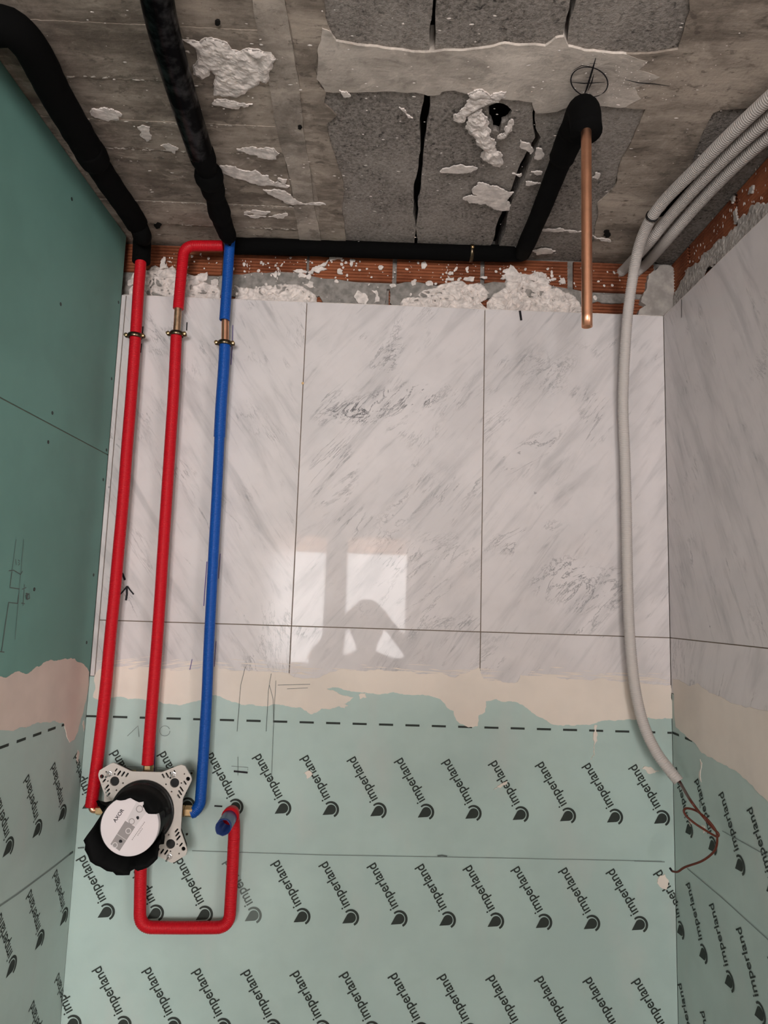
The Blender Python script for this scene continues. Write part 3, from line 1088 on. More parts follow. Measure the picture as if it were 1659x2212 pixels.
# smooth plaster patch in the right corner
smear('plaster_patch', MAS, pxs(MAS, [(1388, 640), (1398, 610), (1402, 592), (1416, 584), (1424, 574), (1440, 572), (1452, 576), (1460, 590), (1462, 690), (1370, 690), (1382, 668), (1396, 660), (1384, 652)], 0.014), 'grey_plaster', wb, 0.014, 0.003, 0.004, 60, 0.1, 3, 91, 0.0, 'smooth grey plaster patch in the corner')
rr = random.Random(12)
it = []
for k in range(210):
    px = rr.uniform(290, 1360)
    py = 545 + px * 0.036 - 10 + abs(rr.gauss(0, 34))
    u, v = MAS.uv(px, py)
    a = rr.choice([0.0009, 0.0012, 0.0018, 0.003, 0.0042]) * rr.uniform(0.7, 1.1)
    it.append((u, v, a, a * rr.uniform(0.7, 1.6), rr.uniform(-0.6, 0.6)))
for (x0, n, sl) in ((355, 8, 0), (364, 7, 0), (372, 5, 0.1), (530, 7, 0.4), (598, 9, 0.0), (612, 6, -0.5), (966, 10, -0.05)):
    for k in range(n):
        u, v = MAS.uv(x0 + sl * k * 6 + rr.gauss(0, 2.5), 548 + x0 * 0.03 + k * 5 + rr.gauss(0, 3))
        it.append((u, v, rr.uniform(0.0006, 0.0016), rr.uniform(0.0015, 0.004), rr.uniform(-0.3, 0.3)))
dots('plaster_splashes', MAS, it, 'plaster', wb, 0.0028, label='white plaster splashes over the bricks')

# marble tiles: three columns, two rows, and a sliver at the left corner
G = 0.0009
TH = -0.012
cols = [(XL + 0.0105, 0.0), (0.0, 0.4), (0.4, XR)]
mats = ['marble_leaning_left', 'marble_centre', 'marble_leaning_right']
ZB = Z0 - 0.1147
slab('tile_adhesive', BACK, XL, XR, ZB, ZT - 0.003, -REC, -0.0014, 'joint_filler', wb, 0.0)
slab('marble_sliver', BACK, XL + 0.0008, XL + 0.0098, ZB - 0.0, ZT, TH, 0.0, 'marble_leaning_left', wb, 0.0006)
for (a, b), m in zip(cols, mats):
    slab('marble_tile', BACK, a + G, b - G, Z0 + G, ZT, TH, 0.0, m, wb, 0.0005)
    slab('marble_tile', BACK, a + G, b - G, ZB, Z0 - G, TH, 0.0, 'marble_low_row' if m != 'marble_leaning_left' else m, wb, 0.0005)
bead = [BACK.p(XL + 0.004 + (XR - XL - 0.006) * k / 90, ZT + 0.0006 + random.uniform(-0.0004, 0.0004), -0.0025) for k in range(91)]
tube('plaster_bead', bead, 0.0017, 'plaster', wb, seg=6, raw=True)
# waterproof printed board below
slab('waterproof_board', BACK, XL, XR, 0, ZB - 0.001, -REC, -0.0006, 'membrane_back', wb, 0.0002)
# putty over the seam between tile and board
put = [(204, 1462), (214, 1446), (250, 1440), (330, 1438), (420, 1445), (500, 1450), (560, 1452), (626, 1456), (634, 1462), (652, 1466), (690, 1464), (712, 1452), (735, 1446), (800, 1447), (860, 1450), (920, 1456), (985, 1463), (1012, 1452), (1034, 1441), (1044, 1466), (1080, 1470), (1118, 1473), (1124, 1458), (1200, 1462), (1300, 1465), (1345, 1473), (1400, 1478), (1449, 1480),
       (1452, 1552), (1420, 1553), (1380, 1554), (1330, 1557), (1270, 1566), (1215, 1568), (1180, 1556), (1150, 1540), (1112, 1516), (1072, 1510), (1050, 1514), (1048, 1538), (1034, 1545), (1032, 1568), (1012, 1571), (992, 1562), (980, 1536), (952, 1511), (900, 1501), (850, 1495), (800, 1498), (760, 1494), (722, 1485), (705, 1488), (735, 1500), (764, 1506), (746, 1520), (726, 1528), (694, 1531), (673, 1543), (650, 1528), (592, 1521), (560, 1525), (500, 1516), (465, 1501), (440, 1512), (400, 1521), (350, 1518), (300, 1509), (256, 1505), (214, 1512), (201, 1505), (206, 1480)]
tag(smear('putty_band', BACK, pxs(BACK, put), 'putty', wb, 0.0009, 0, amp=0.10, depth=4, seed=2), 'cream putty spread over the seam of tiles and board')
# comb marks where the putty thins out on the tiles
rr = random.Random(21)
bm = bmesh.new()
for k in range(330):
    px = rr.uniform(205, 1440)
    if 640 < px < 715 or 1040 < px < 1122:
        continue
    yb = 1444 + (px - 250) * 0.027
    py = yb + rr.gauss(0, 8) - 7
    ln = rr.uniform(14, 70)
    sl = rr.uniform(0.02, 0.11) if px > 420 else rr.uniform(-0.2, -0.04)
    h = rr.uniform(0.9, 3.0)
    q = pxs(BACK, [(px, py), (px + ln * 0.5, py + ln * 0.5 * sl - h * 0.5), (px + ln, py + ln * sl), (px + ln * 0.5, py + ln * 0.5 * sl + h * 0.5)])
    q = [(min(max(u, XL + 0.002), XR - 0.002), v) for u, v in q]
    prism_into(bm, BACK, [q], 0.0, 0.00045 + 0.0000012 * k)
o = bobj('putty_comb_marks', bm, 'putty', wb)
o['kind'] = 'stuff'
for (pp) in ([(1420, 1900), (1436, 1888), (1444, 1905), (1440, 1920), (1424, 1914)], [(656, 1670), (668, 1664), (676, 1672), (664, 1682)], [(740, 1518), (752, 1524), (744, 1530), (732, 1524)], [(1284, 1566), (1290, 1566), (1290, 1600), (1285, 1630), (1276, 1642), (1282, 1615)], [(1386, 1660), (1410, 1660), (1424, 1666), (1404, 1672)], [(775, 1500), (790, 1496), (792, 1506), (778, 1510)], [(1085, 1692), (1096, 1688), (1094, 1694), (1066, 1706)]):
    smear('putty_spot', BACK, pxs(BACK, pp), 'putty', wb, 0.0013, 0, amp=0.2, depth=3, seed=int(pp[0][0]))

# ---- left wall
wl = boxobj('wall_left', (XL - 0.16, -0.86, 0), (XL - 0.055, 0.12, ZC + 0.045), 'mortar')
struct(wl, 'left side wall of the niche, green board above printed board')
LU0 = -0.83
ZJ = Z0 + 0.3526
slab('plasterboard_panel', LEFT, LU0, 0.0005, ZJ + 0.0012, Z0 + 0.8555, -0.0125, 0.0, 'green_board', wl, 0.0006)
slab('plasterboard_panel', LEFT, LU0, 0.0, ZB - 0.02, ZJ - 0.0006, -0.0125, 0.0, 'green_board', wl, 0.0006)
slab('joint_tape', LEFT, LU0, -0.002, ZJ - 0.0015, ZJ + 0.002, -0.012, -0.002, 'joint_filler', wl, 0.0)
slab('waterproof_board', LEFT, LU0, 0.0, 0.0, ZB - 0.021, -0.0125, 0.0, 'membrane_side', wl, 0.0004)
slab('board_backing', LEFT, LU0, -0.001, 0.0, ZC - 0.01, -0.05, -0.0128, 'joint_filler', wl, 0.0)
pl = [(-90, 1490), (0, 1461), (38, 1450), (56, 1456), (78, 1440), (100, 1428), (135, 1424), (168, 1430), (184, 1440), (192, 1452), (191, 1480), (186, 1510), (177, 1545), (168, 1580), (160, 1598), (150, 1604), (143, 1584), (138, 1562), (118, 1556), (96, 1560), (60, 1570), (20, 1578), (-90, 1600)]
plu = pxs(LEFT, pl)
plu[0] = (-0.82, plu[0][1] - 0.01)
plu[-1] = (-0.82, plu[-1][1])
tag(smear('putty_band', LEFT, plu, 'putty_left', wl, 0.0009, 0, amp=0.09, depth=4, seed=4), 'pinkish putty spread over the seam of the boards')
for pp in ([(180, 1556), (183, 1570), (181, 1580), (178, 1566)], [(168, 1620), (171, 1632), (168, 1650), (165, 1636)], [(176, 1530), (178, 1538), (174, 1545)]):
    smear('putty_spot', LEFT, pxs(LEFT, pp), 'putty_left', wl, 0.0005, 0, amp=0.2, depth=3, seed=int(pp[0][1]))
bm = bmesh.new()
prism_into(bm, LEFT, [frac(pxs(LEFT, [(272, 508), (281, 511), (277, 521), (272, 530)], 0.0), 0.1, 1, 2)], -0.001, 0.0006)
for (x, y) in ((155, 430), (131, 657), (241, 818), (113, 892), (104, 955), (230, 972), (223, 1036), (202, 1242), (74, 1273), (187, 1388), (256, 653)):
    u, v = LEFT.uv(x, y)
    prism('screw', LEFT, [ring_of(u, v, 0.0034, 10), ring_of(u, v, 0.0011, 6)], -0.003, 0.0004, 'screw_dark', wl)
bm.free()
C8 = lambda pts: [(x / 3.687, 850 + y / 3.687) for x, y in pts]
for (pp, w, m) in ((C8([(95, 1420), (80, 1545), (155, 1557), (140, 1672), (70, 1664), (40, 1860), (12, 2060)]), 0.0022, 'pencil_dark'), (C8([(70, 1412), (110, 1408), (165, 1442), (180, 1415)]), 0.0016, 'pencil_dark'), (C8([(195, 1520), (185, 1690)]), 0.0014, 'pencil_dark'), (C8([(175, 1560), (210, 1545)]), 0.0014, 'pencil_dark'), (C8([(170, 1668), (198, 1675)]), 0.0014, 'pencil_dark'), (C8([(130, 1160), (95, 1420)]), 0.0010, 'pencil_dark'), (C8([(190, 1160), (165, 1440), (120, 1960)]), 0.0010, 'pencil_dark'), (C8([(125, 1320), (130, 1365)]), 0.0014, 'pencil_dark'), (C8([(145, 1325), (158, 1335), (148, 1345), (158, 1358), (146, 1368)]), 0.0014, 'pencil_dark'), (C8([(205, 1595), (218, 1590), (210, 1640), (205, 1610), (232, 1596), (236, 1630), (218, 1640), (222, 1600)]), 0.0030, 'pencil_dark'), (C8([(-5, 2055), (35, 2060)]), 0.0018, 'pencil_dark')):
    ribbon('pencil_line', LEFT, pp, w, m, wl, 0.0006)
ribbon('pencil_line', LEFT, [(-40, 1984), (0, 1957), (40, 1930), (80, 1900), (120, 1870), (158, 1840)], 0.003, 'pencil', wl, 0.0008)
ribbon('pencil_line', LEFT, [(150, 1846), (158, 1840)], 0.004, 'pencil_dark', wl, 0.001)

# ---- right wall
wr = boxobj('wall_right', (XR + REC + 0.012, -0.86, 0), (XR + REC + 0.14, 0.12, ZC + 0.045), 'mortar')
struct(wr, 'right side wall of the niche, brick above marble above printed board')
ys = [MASR.uv(1470, 570)[0], MASR.uv(1487, 543)[0], MASR.uv(1588, 424)[0]]
for i, (a, b) in enumerate(((-0.03, ys[1] - 0.005), (ys[1] + 0.005, ys[2] - 0.005), (ys[2] + 0.006, ys[2] + 0.24), (ys[2] + 0.25, 0.82))):
    ridged_brick('brick', MASR, a, b, BZ - 0.012, ZC - 0.001, wr, 0.02)
    ridged_brick('brick', MASR, a + 0.09, b + 0.09 if i < 3 else b, ZT - 0.05, BZ - 0.026, wr, 0.02, proud=-0.004)
for i, (pp, lump) in enumerate([
    ([(1458, 630), (1470, 606), (1490, 578), (1510, 566), (1520, 545), (1540, 530), (1552, 516), (1566, 512), (1580, 498), (1592, 488), (1598, 470), (1612, 466), (1640, 440), (1690, 400), (1690, 440), (1655, 470), (1560, 566), (1500, 626), (1452, 672)], 0.008),
    ([(1582, 460), (1588, 450), (1590, 478), (1584, 484)], 0.003),
    ([(1556, 530), (1560, 510), (1564, 540)], 0.002),
    ([(1618, 405), (1626, 400), (1622, 418), (1614, 420)], 0.002),
    ([(1574, 432), (1584, 424), (1580, 440)], 0.002),
]):
    smear('plaster_lump', MASR, pxs(MASR, pp, 0.004), 'grey_plaster', wr, 0.0025, lump * 0.32, 0.0022, 150, 0.24, 4, 80 + i, 0.001 + 0.00006 * i)
rr = random.Random(31)
it = []
for k in range(90):
    t = rr.random()
    px, py = 1480 + 190 * t + rr.gauss(0, 6), 590 - 205 * t + rr.gauss(0, 26)
    u, v = MASR.uv(px, py)
    if v < ZC and u > 0:
        a = rr.uniform(0.0008, 0.003)
        it.append((u, v, a * 0.7, a * 1.4, rr.uniform(-0.4, 0.4)))
dots('plaster_splashes', MASR, it, 'plaster', wr, 0.0012, label='plaster splashes over the side bricks')
slab('tile_adhesive', RIGHTW, 0, 0.83, ZB, ZT - 0.003, -REC, -0.0014, 'joint_filler', wr, 0.0)
for (a, b) in ((0.0004, 0.60), (0.60, 0.83)):
    slab('marble_tile', RIGHTW, a + G * (a > 0.1), b - G, Z0 + G, ZT, TH, 0.0, 'marble_right_wall', wr, 0.0005)
    slab('marble_tile', RIGHTW, a + G * (a > 0.1), b - G, ZB, Z0 - G, TH, 0.0, 'marble_right_low', wr, 0.0005)
tube('plaster_bead', [RIGHTW.p(0.002 + 0.8 * k / 60, ZT + 0.0004 + random.uniform(-0.0005, 0.0005), -0.0022) for k in range(61)], 0.0019, 'plaster', wr, seg=6, raw=True)
slab('waterproof_board', RIGHTW, 0.0, 0.83, 0, ZB - 0.001, -REC, -0.0006, 'membrane_side', wr, 0.0002)
pr = [(1454, 1466), (1474, 1474), (1488, 1482), (1508, 1476), (1522, 1488), (1544, 1499), (1574, 1515), (1612, 1529), (1640, 1533), (1659, 1536), (1760, 1570), (1760, 1835), (1700, 1770), (1659, 1731), (1620, 1692), (1580, 1661), (1540, 1637), (1516, 1626), (1500, 1604), (1480, 1586), (1460, 1570), (1457, 1520)]
pru = pxs(RIGHTW, pr)
i_ = pr.index((1760, 1570))
pru[i_:i_ + 2] = [pru[i_], (0.82, pru[i_][1]), (0.82, pru[i_ + 1][1] - 0.06), pru[i_ + 1]]
tag(smear('putty_band', RIGHTW, pru, 'putty_side', wr, 0.0009, 0, amp=0.07, depth=4, seed=6), 'beige putty spread over the seam of marble and board')
for pp in ([(1512, 1640), (1516, 1650), (1515, 1690), (1510, 1680)], [(1487, 1772), (1494, 1778), (1490, 1786)], [(1515, 1782), (1524, 1790), (1520, 1800)]):
    smear('putty_spot', RIGHTW, pxs(RIGHTW, pp), 'putty_side', wr, 0.0004, 0, amp=0.2, depth=3, seed=int(pp[0][0]))
ribbon('marker_line', RIGHTW, [(1472, 647), (1472, 686)], 0.0022, 'marker_ink', wr)
ribbon('pencil_line', RIGHTW, [(1512, 1715), (1512, 1746)], 0.0022, 'pencil_dark', wr)
ribbon('pencil_line', RIGHTW, [(1484, 1876), (1560, 1940), (1659, 2030)], 0.0016, 'pencil', wr)
ribbon('pencil_line', RIGHTW, [(1560, 1795), (1659, 1850)], 0.0014, 'pencil', wr)

# ---- print on the waterproof boards: dashes and the slanted mark with its drop
PU, PV = 0.0974, -0.2065
TXT = text_mesh('imperland', 1.0)
xs = [v.co.x for v in TXT.vertices]
TL = 0.0965 / (max(xs) - min(xs))
DROP = []
for k in range(25):
    a = math.radians(-210 + 240 * k / 24)
    DROP.append((0.0098 * math.cos(a), 0.0098 * math.sin(a)))
DROP.append((-0.0006, 0.0205))
OUT = [(0.0164 * math.cos(a), -0.0002 + 0.0160 * math.sin(a)) for a in [math.radians(-186 + 204 * k / 24) for k in range(25)]]
INN = [(0.0003 + 0.0126 * math.cos(a), 0.0008 + 0.0122 * math.sin(a)) for a in [math.radians(14 - 196 * k / 24) for k in range(25)]]
RA = math.atan2(0.0717, -0.0435)


def print_mesh():
    bm = bmesh.new()
    bm.from_mesh(TXT)
    x0 = min(v.co.x for v in bm.verts)
    for v in bm.verts:
        v.co = Vector(((v.co.x - x0) * TL + 0.0222, (v.co.y) * TL * 1.18 - 0.0102, 0))
    for lp in (DROP, OUT + INN):
        bm.faces.new([bm.verts.new((x, y, 0)) for x, y in lp])
    return bm


PM = bpy.data.meshes.new('printed_mark')
_b = print_mesh()
_b.to_mesh(PM)
_b.free()
PM.materials.append(MATS['print_ink'])
FADED = PM.copy()
FADED.materials.clear()
FADED.materials.append(MATS['print_faded'])


def place_print(s, parent, u, v, lo, hi, tilt=0.0, faded=False):
    """One mark; where it runs round a corner it is cut at the corner."""
    ext = [(-0.0175, 0), (0.118, 0)]
    us = [u + x * math.cos(RA) - y * math.sin(RA) for x in (-0.017, 0.117) for y in (-0.017, 0.019)]
    if max(us) < lo or min(us) > hi:
        return
    if min(us) >= lo and max(us) <= hi:
        link('printed_mark', FADED if faded else PM, None, parent, mw=s.mat(u, v, 0.0004, RA))
        return
    bm = print_mesh()
    M = Matrix.Rotation(RA, 4, 'Z')
    for q in bm.verts:
        q.co = M @ q.co
    for lim, sg in ((lo - u, -1), (hi - u, 1)):
        bmesh.ops.bisect_plane(bm, geom=bm.verts[:] + bm.edges[:] + bm.faces[:], plane_co=(lim, 0, 0), plane_no=(sg, 0, 0), clear_outer=True)
    if not bm.faces:
        bm.free()
        return
    for q in bm.verts:
        q.co = s.p(u + q.co.x, v + q.co.y, 0.0004)
    bobj('printed_mark', bm, 'print_ink', parent)


WID = XR - XL
for row in range(4):
    v = Z0 - 0.3675 + PV * row
    sh = 0.0013 + (0.0 if row % 2 == 0 else -0.049)
    for k in range(-9, 16):
        X = sh + PU * k
        place_print(BACK, wb, X, v, XL + 0.001, XR - 0.001, faded=(row == 1 and k in (0, -3)))
        place_print(LEFT, wl, X - XL, v, -0.8, -0.001)
        place_print(RIGHTW, wr, X - XR - 0.002, v, 0.001, 0.8)
ZD = Z0 - 0.1962
DM = None
for k in range(23):
    a = XL + 0.0549 * k
    b = min(XR - 0.001, a + 0.0294)
    if 11 <= k <= 12 and False:
        continue
    slab('printed_dash', BACK, max(XL + 0.0005, a), b, ZD - 0.0021, ZD + 0.0021, 0.0, 0.0003, 'print_ink', wb, 0.0)
for k in range(1, 14):
    slab('printed_dash', LEFT, -0.0549 * k, -0.0549 * k + 0.0294, ZD - 0.0034, ZD + 0.0012, 0.0, 0.0005, 'print_ink', wl, 0.0)
for k in range(2):
    slab('printed_dash', RIGHTW, 0.0023 + 0.0595 * k, 0.0023 + 0.0595 * k + 0.0305, ZD - 0.0014, ZD + 0.0032, 0.0, 0.0004, 'print_ink', wr, 0.0)

# pencil and felt-pen marks on the back wall
for (pp, w, m) in (
    ([(1123, 671), (1126, 692)], 0.005, 'marker_ink'), ([(404, 696), (403, 714)], 0.0025, 'marker_ink'), ([(309, 705), (307, 733)], 0.0022, 'marker_ink'), ([(306, 742), (304, 762)], 0.002, 'marker_ink'),
    ([(503, 702), (502, 745), (499, 788)], 0.0016, 'violet_ink'), ([(264, 1238), (270, 1253)], 0.0045, 'marker_ink'), ([(274, 1266), (274, 1284), (272, 1297)], 0.0042, 'marker_ink'),
    ([(257, 1287), (266, 1277), (275, 1266)], 0.003, 'marker_ink'), ([(289, 1284), (282, 1276), (275, 1266)], 0.003, 'marker_ink'), ([(447, 1213), (443, 1265), (440, 1309)], 0.0018, 'violet_ink'),
    ([(476, 1196), (472, 1250)], 0.0014, 'violet_ink'), ([(415, 1424), (410, 1447)], 0.0014, 'violet_ink'), ([(463, 1440), (466, 1400), (467, 1385)], 0.0012, 'violet_ink'),
    ([(505, 1666), (535, 1669)], 0.0036, 'marker_ink'), ([(463, 1741), (480, 1742)], 0.003, 'marker_ink'), ([(336, 1588), (333, 1668)], 0.002, 'violet_ink'),
    ([(945, 1849), (955, 1848), (966, 1850)], 0.003, 'pencil_dark'), ([(168, 1832), (182, 1831)], 0.0025, 'pencil_dark'),
    ([(530, 1440), (520, 1480), (512, 1580)], 0.0010, 'pencil_dark'), ([(586, 1455), (580, 1490), (575, 1580)], 0.0010, 'pencil_dark'), ([(582, 1480), (590, 1510), (591, 1560)], 0.0010, 'pencil_dark'),
    ([(596, 1470), (592, 1540), (588, 1640), (586, 1690)], 0.0009, 'pencil_dark'), ([(600, 1480), (670, 1478)], 0.0010, 'pencil_dark'), ([(620, 1488), (665, 1486)], 0.0009, 'pencil_dark'),
    ([(275, 1590), (298, 1568), (300, 1592)], 0.0012, 'pencil'), (ring_of(356, 1579, 11, 16), 0.001, 'pencil'),
    ([(500, 1655), (536, 1658), (535, 1664)], 0.001, 'pencil'), ([(514, 1635), (514, 1675)], 0.001, 'pencil'), ([(234, 1655), (330, 1657), (420, 1665)], 0.001, 'pencil'),
    ([(415, 1838), (700, 1847), (1000, 1852), (1400, 1860), (1430, 1861)], 0.0012, 'pencil'), ([(1370, 1860), (1436, 1862)], 0.0018, 'pencil'),
):
    ribbon('pencil_line' if m.startswith('pencil') else 'marker_line', BACK, pp, w, m, wb, 0.0014)
for (x, y, r) in ((414, 1670, 2.2), (404, 1802, 2.2), (258, 1261, 3.5), (654, 828, 3)):
    u, v = BACK.uv(x, y)
    prism('screw', BACK, [ring_of(u, v, r * 0.001, 8)], -0.001, 0.0012, 'dark_brass' if y > 1300 else 'brass', wb)


# ================================================================== THE THINGS
def B(px, py, off):
    return BACK.at(px, py, off)


def clamp(px, py, off, r, label):
    """Two-screw pipe clamp: ring, two ears, screws, wall rod."""
    c = B(px, py, off)
    t = thing('pipe_clamp', (c.x, 0, c.z), label, 'pipe clamp', 'pipe clamps on the marble')
    bm = bmesh.new()
    seg, rs = 28, 8
    vs = []
    for i in range(seg):
        a = 2 * math.pi * i / seg
        ring = []
        for j in range(rs):
            b = 2 * math.pi * j / rs
            rad = r + 0.0016 + 0.0016 * math.cos(b)
            ring.append(bm.verts.new(c + Vector((rad * math.cos(a), rad * math.sin(a), 0.0048 * math.sin(b)))))
        vs.append(ring)
    for i in range(seg):
        for j in range(rs):
            bm.faces.new((vs[i][j], vs[(i + 1) % seg][j], vs[(i + 1) % seg][(j + 1) % rs], vs[i][(j + 1) % rs]))
    bobj('ring', bm, 'dark_brass', t, True)
    for s in (-1, 1):
        bm = bmesh.new()
        x0, x1 = c.x + s * (r + 0.001), c.x + s * (r + 0.0085)
        tube_bm(bm, [Vector((x0, c.y, c.z)), Vector(((x0 + x1) / 2, c.y, c.z)), Vector((x1, c.y, c.z))], [0.0042, 0.0048, 0.0036], 12)
        bobj('ear', bm, 'dark_brass', t, True)
        bm = bmesh.new()
        xs_ = c.x + s * (r + 0.0052)
        tube_bm(bm, [Vector((xs_, c.y + 0.008, c.z)), Vector((xs_, c.y - 0.005, c.z)), Vector((xs_, c.y - 0.0075, c.z)), Vector((xs_, c.y - 0.0085, c.z))], [0.0022, 0.0022, 0.0044, 0.0026], 12)
        bobj('screw', bm, 'brass', t, True)
    bm = bmesh.new()
    tube_bm(bm, [Vector((c.x, c.y + r, c.z)), Vector((c.x, 0.0, c.z))], [0.003, 0.003], 8)
    bobj('wall_rod', bm, 'dark_brass', t, True)
    return t


# -- valve box at lower left
YP = 0.066                                  # front of the mounting plate, off the wall
YD = 0.150                                  # front of the white cover
F = Surf((0, -YP, 0), (1, 0, 0), (0, 0, 1), (0, -1, 0))
D = Surf((0, -YD, 0), (1, 0, 0), (0, 0, 1), (0, -1, 0))
Q5 = lambda x, y: (170 + x / 6.38, 1620 + y / 6.38)
cu, cv = F.uv(*Q5(878, 862))
vb = thing('shower_valve_box', (cu, 0, cv), 'concealed shower valve box with black rubber skirt and white round cover', 'valve box')
bm = bmesh.new()
for (h, y0, y1) in ((0.062, 0.0, YP - 0.012), (0.070, YP - 0.020, YP - 0.004)):
    lp = []
    for (sx, sy) in ((1, 1), (-1, 1), (-1, -1), (1, -1)):
        for (dx, dy) in ((1, 0.82), (0.82, 1)) if sx * sy > 0 else ((0.82, 1), (1, 0.82)):
            lp.append((cu + sx * h * dx, cv + sy * h * dy))
    prism_into(bm, BACK, [lp], y0, y1)
bobj('body', bm, 'black_gloss', vb)
# star-shaped plate with its holes and slots: one quarter turned four times
hw = 0.0925
quart = [(0.0310, 0.0760), (0.0345, 0.0772), (0.0635, 0.0898), (0.0690, 0.0910), (0.0765, 0.0890), (0.0900, 0.0680), (0.0912, 0.0630), (0.0897, 0.0585), (0.0772, 0.0300), (0.0760, 0.0250)]
outl = []
for q in range(4):
    c_, s_ = round(math.cos(-q * math.pi / 2)), round(math.sin(-q * math.pi / 2))
    for (x, y) in quart:
        outl.append((cu + c_ * x - s_ * y, cv + s_ * x + c_ * y))
holes = []


def slot(x, y, L, w, a):
    a = math.radians(a)
    pts = []
    for k in range(5):
        b = -math.pi / 2 + math.pi * k / 4
        pts.append((L / 2 + w / 2 * math.cos(b), w / 2 * math.sin(b)))
    for k in range(5):
        b = math.pi / 2 + math.pi * k / 4
        pts.append((-L / 2 + w / 2 * math.cos(b), w / 2 * math.sin(b)))
    return [(x + p * math.cos(a) - q * math.sin(a), y + p * math.sin(a) + q * math.cos(a)) for p, q in pts]


pat = [('c', 0.0582, 0.0568, 0.0091), ('c', 0.0837, 0.0650, 0.0040), ('c', 0.0417, 0.0537, 0.0017), ('c', 0.0534, 0.0400, 0.0017), ('c', 0.0590, 0.0703, 0.0017), ('c', 0.0712, 0.0568, 0.0015), ('c', 0.0760, 0.0740, 0.0016),
       ('s', 0.0510, 0.0722, 0.0082, 0.0033, -57), ('s', 0.0430, 0.0708, 0.0082, 0.0033, -57), ('s', 0.0352, 0.0692, 0.0064, 0.0033, -57),
       ('s', 0.0725, 0.0455, 0.0085, 0.0033, -52), ('s', 0.0702, 0.0385, 0.0080, 0.0033, -52), ('s', 0.0680, 0.0318, 0.0062, 0.0033, -52),
       ('s', 0.0784, 0.0575, 0.0062, 0.0030, -52), ('s', 0.0570, 0.0780, 0.0045, 0.0026, -57)]
for (sx, sy) in ((1, 1), (-1, 1), (1, -1), (-1, -1)):
    for h in pat:
        if h[0] == 'c':
            holes.append([(cu + sx * x, cv + sy * y) for x, y in ring_of(h[1], h[2], h[3], 14 if h[3] > 0.003 else 8)])
        else:
            holes.append([(cu + sx * x, cv + sy * y) for x, y in slot(*h[1:])])
holes.append(ring_of(cu, cv, 0.052, 40))
mp = prism('mounting_plate', BACK, [outl] + holes, YP - 0.004, YP, 'plate_plastic', vb)
# dark inner shell behind the slots
prism('inner_shell', BACK, [[(cu + (x - cu) * 0.95, cv + (y - cv) * 0.95) for x, y in outl]], YP - 0.018, YP - 0.010, 'black_rubber', vb)
for (qx, qy, ang) in ((430, 325, 60), (1310, 335, 80), (1255, 1465, 60)):
    u, v = F.uv(*Q5(qx, qy))
    bm = bmesh.new()
    p0 = F.p(u, v, -0.003)
    d = Vector((math.cos(math.radians(ang)) * -0.4, 0, math.sin(math.radians(ang)) * -0.4))
    tube_bm(bm, [p0, F.p(u, v, 0.003), F.p(u, v, 0.0032), F.p(u, v, 0.006)], [0.0058, 0.0058, 0.0042, 0.0036], 6)
    tube_bm(bm, [F.p(u, v, 0.005), F.p(u - 0.002, v - 0.003, 0.017)], [0.0022, 0.002], 8)
    bobj('fixing_screw', bm, 'steel', vb)
# sealing ring and neck
bm = bmesh.new()
cc = F.p(cu, cv, 0)
tube_bm(bm, [Vector((cu, -YP + 0.01, cv)), Vector((cu, -YP - 0.004, cv)), Vector((cu, -YP - 0.006, cv)), Vector((cu, -YP - 0.006, cv)), Vector((cu, -YP - 0.012, cv)), Vector((cu, -YP - 0.013, cv)), Vector((cu, -YP - 0.030, cv)), Vector((cu, -YP - 0.031, cv)), Vector((cu, -YD + 0.004, cv))],
        [0.0615, 0.0615, 0.0600, 0.0585, 0.0580, 0.0562, 0.0557, 0.0540, 0.0535], 48)
bobj('sealing_ring', bm, 'black_gloss', vb, True)
# white cover disc
du, dv = D.uv(*Q5(700, 1050))
R0 = 0.0528
bm = bmesh.new()
tube_bm(bm, [Vector((du, -YD + 0.012, dv)), Vector((du, -YD + 0.001, dv)), Vector((du, -YD, dv))], [R0, R0, R0 - 0.001], 64)
cdv = bobj('cover_disc', bm, 'disc_white', vb)
cdv['label'] = 'white round cover with printed instructions'
K = (R0 / 380.0)                            # metres per crop pixel on the cover


def dpt(x, y):
    return (du + (x - 700) * K, dv - (y - 1050) * K)


for (a, b, c, d2) in (((470, 1280), (595, 1362), (775, 1058), (640, 985)), ((655, 975), (780, 1050), (905, 872), (770, 740))):
    prism('printed_panel', D, [[dpt(*q) for q in (a, b, c, d2)]], 0.0, 0.0003, 'print_pale' if a[0] > 600 else 'print_grey', cdv)
ribbon('printed_line', D, [dpt(545, 1150), dpt(680, 1230)], 0.0008, 'print_pale', cdv, 0.0005, uv=True)
for (x, y, r, m) in ((530, 1290, 36, 'print_pale'), (690, 1110, 38, 'print_pale'), (725, 990, 40, 'print_grey'), (815, 830, 46, 'print_grey')):
    prism('printed_ring', D, [[dpt(*q) for q in ring_of(x, y, r, 20)], [dpt(*q) for q in ring_of(x, y, r - 10, 20)]], 0.0, 0.0005, m, cdv)
for (x, y) in ((600, 1240), (800, 940), (875, 790)):
    prism('printed_blot', D, [frac([dpt(*q) for q in ring_of(x, y, 22, 7)], 0.25, 2, x)], 0.0, 0.0006, 'marker_ink', cdv)
for (a, b) in (((745, 1222), (900, 985)), ((815, 1165), (875, 1068))):
    n = 12 if a[0] < 800 else 5
    for k in range(n):
        p, q = [a[0] + (b[0] - a[0]) * (k + e) / n for e in (0.1, 0.72)], [a[1] + (b[1] - a[1]) * (k + e) / n for e in (0.1, 0.72)]
        ribbon('printed_line', D, [dpt(p[0], q[0]), dpt(p[1], q[1])], 0.0014, 'print_grey', cdv, 0.0004, uv=True)
tm = text_mesh('AXOR', 1.0)
tx = [v.co.x for v in tm.vertices]
lx, ly = dpt(515, 1012)
hx, hy = dpt(618, 850)
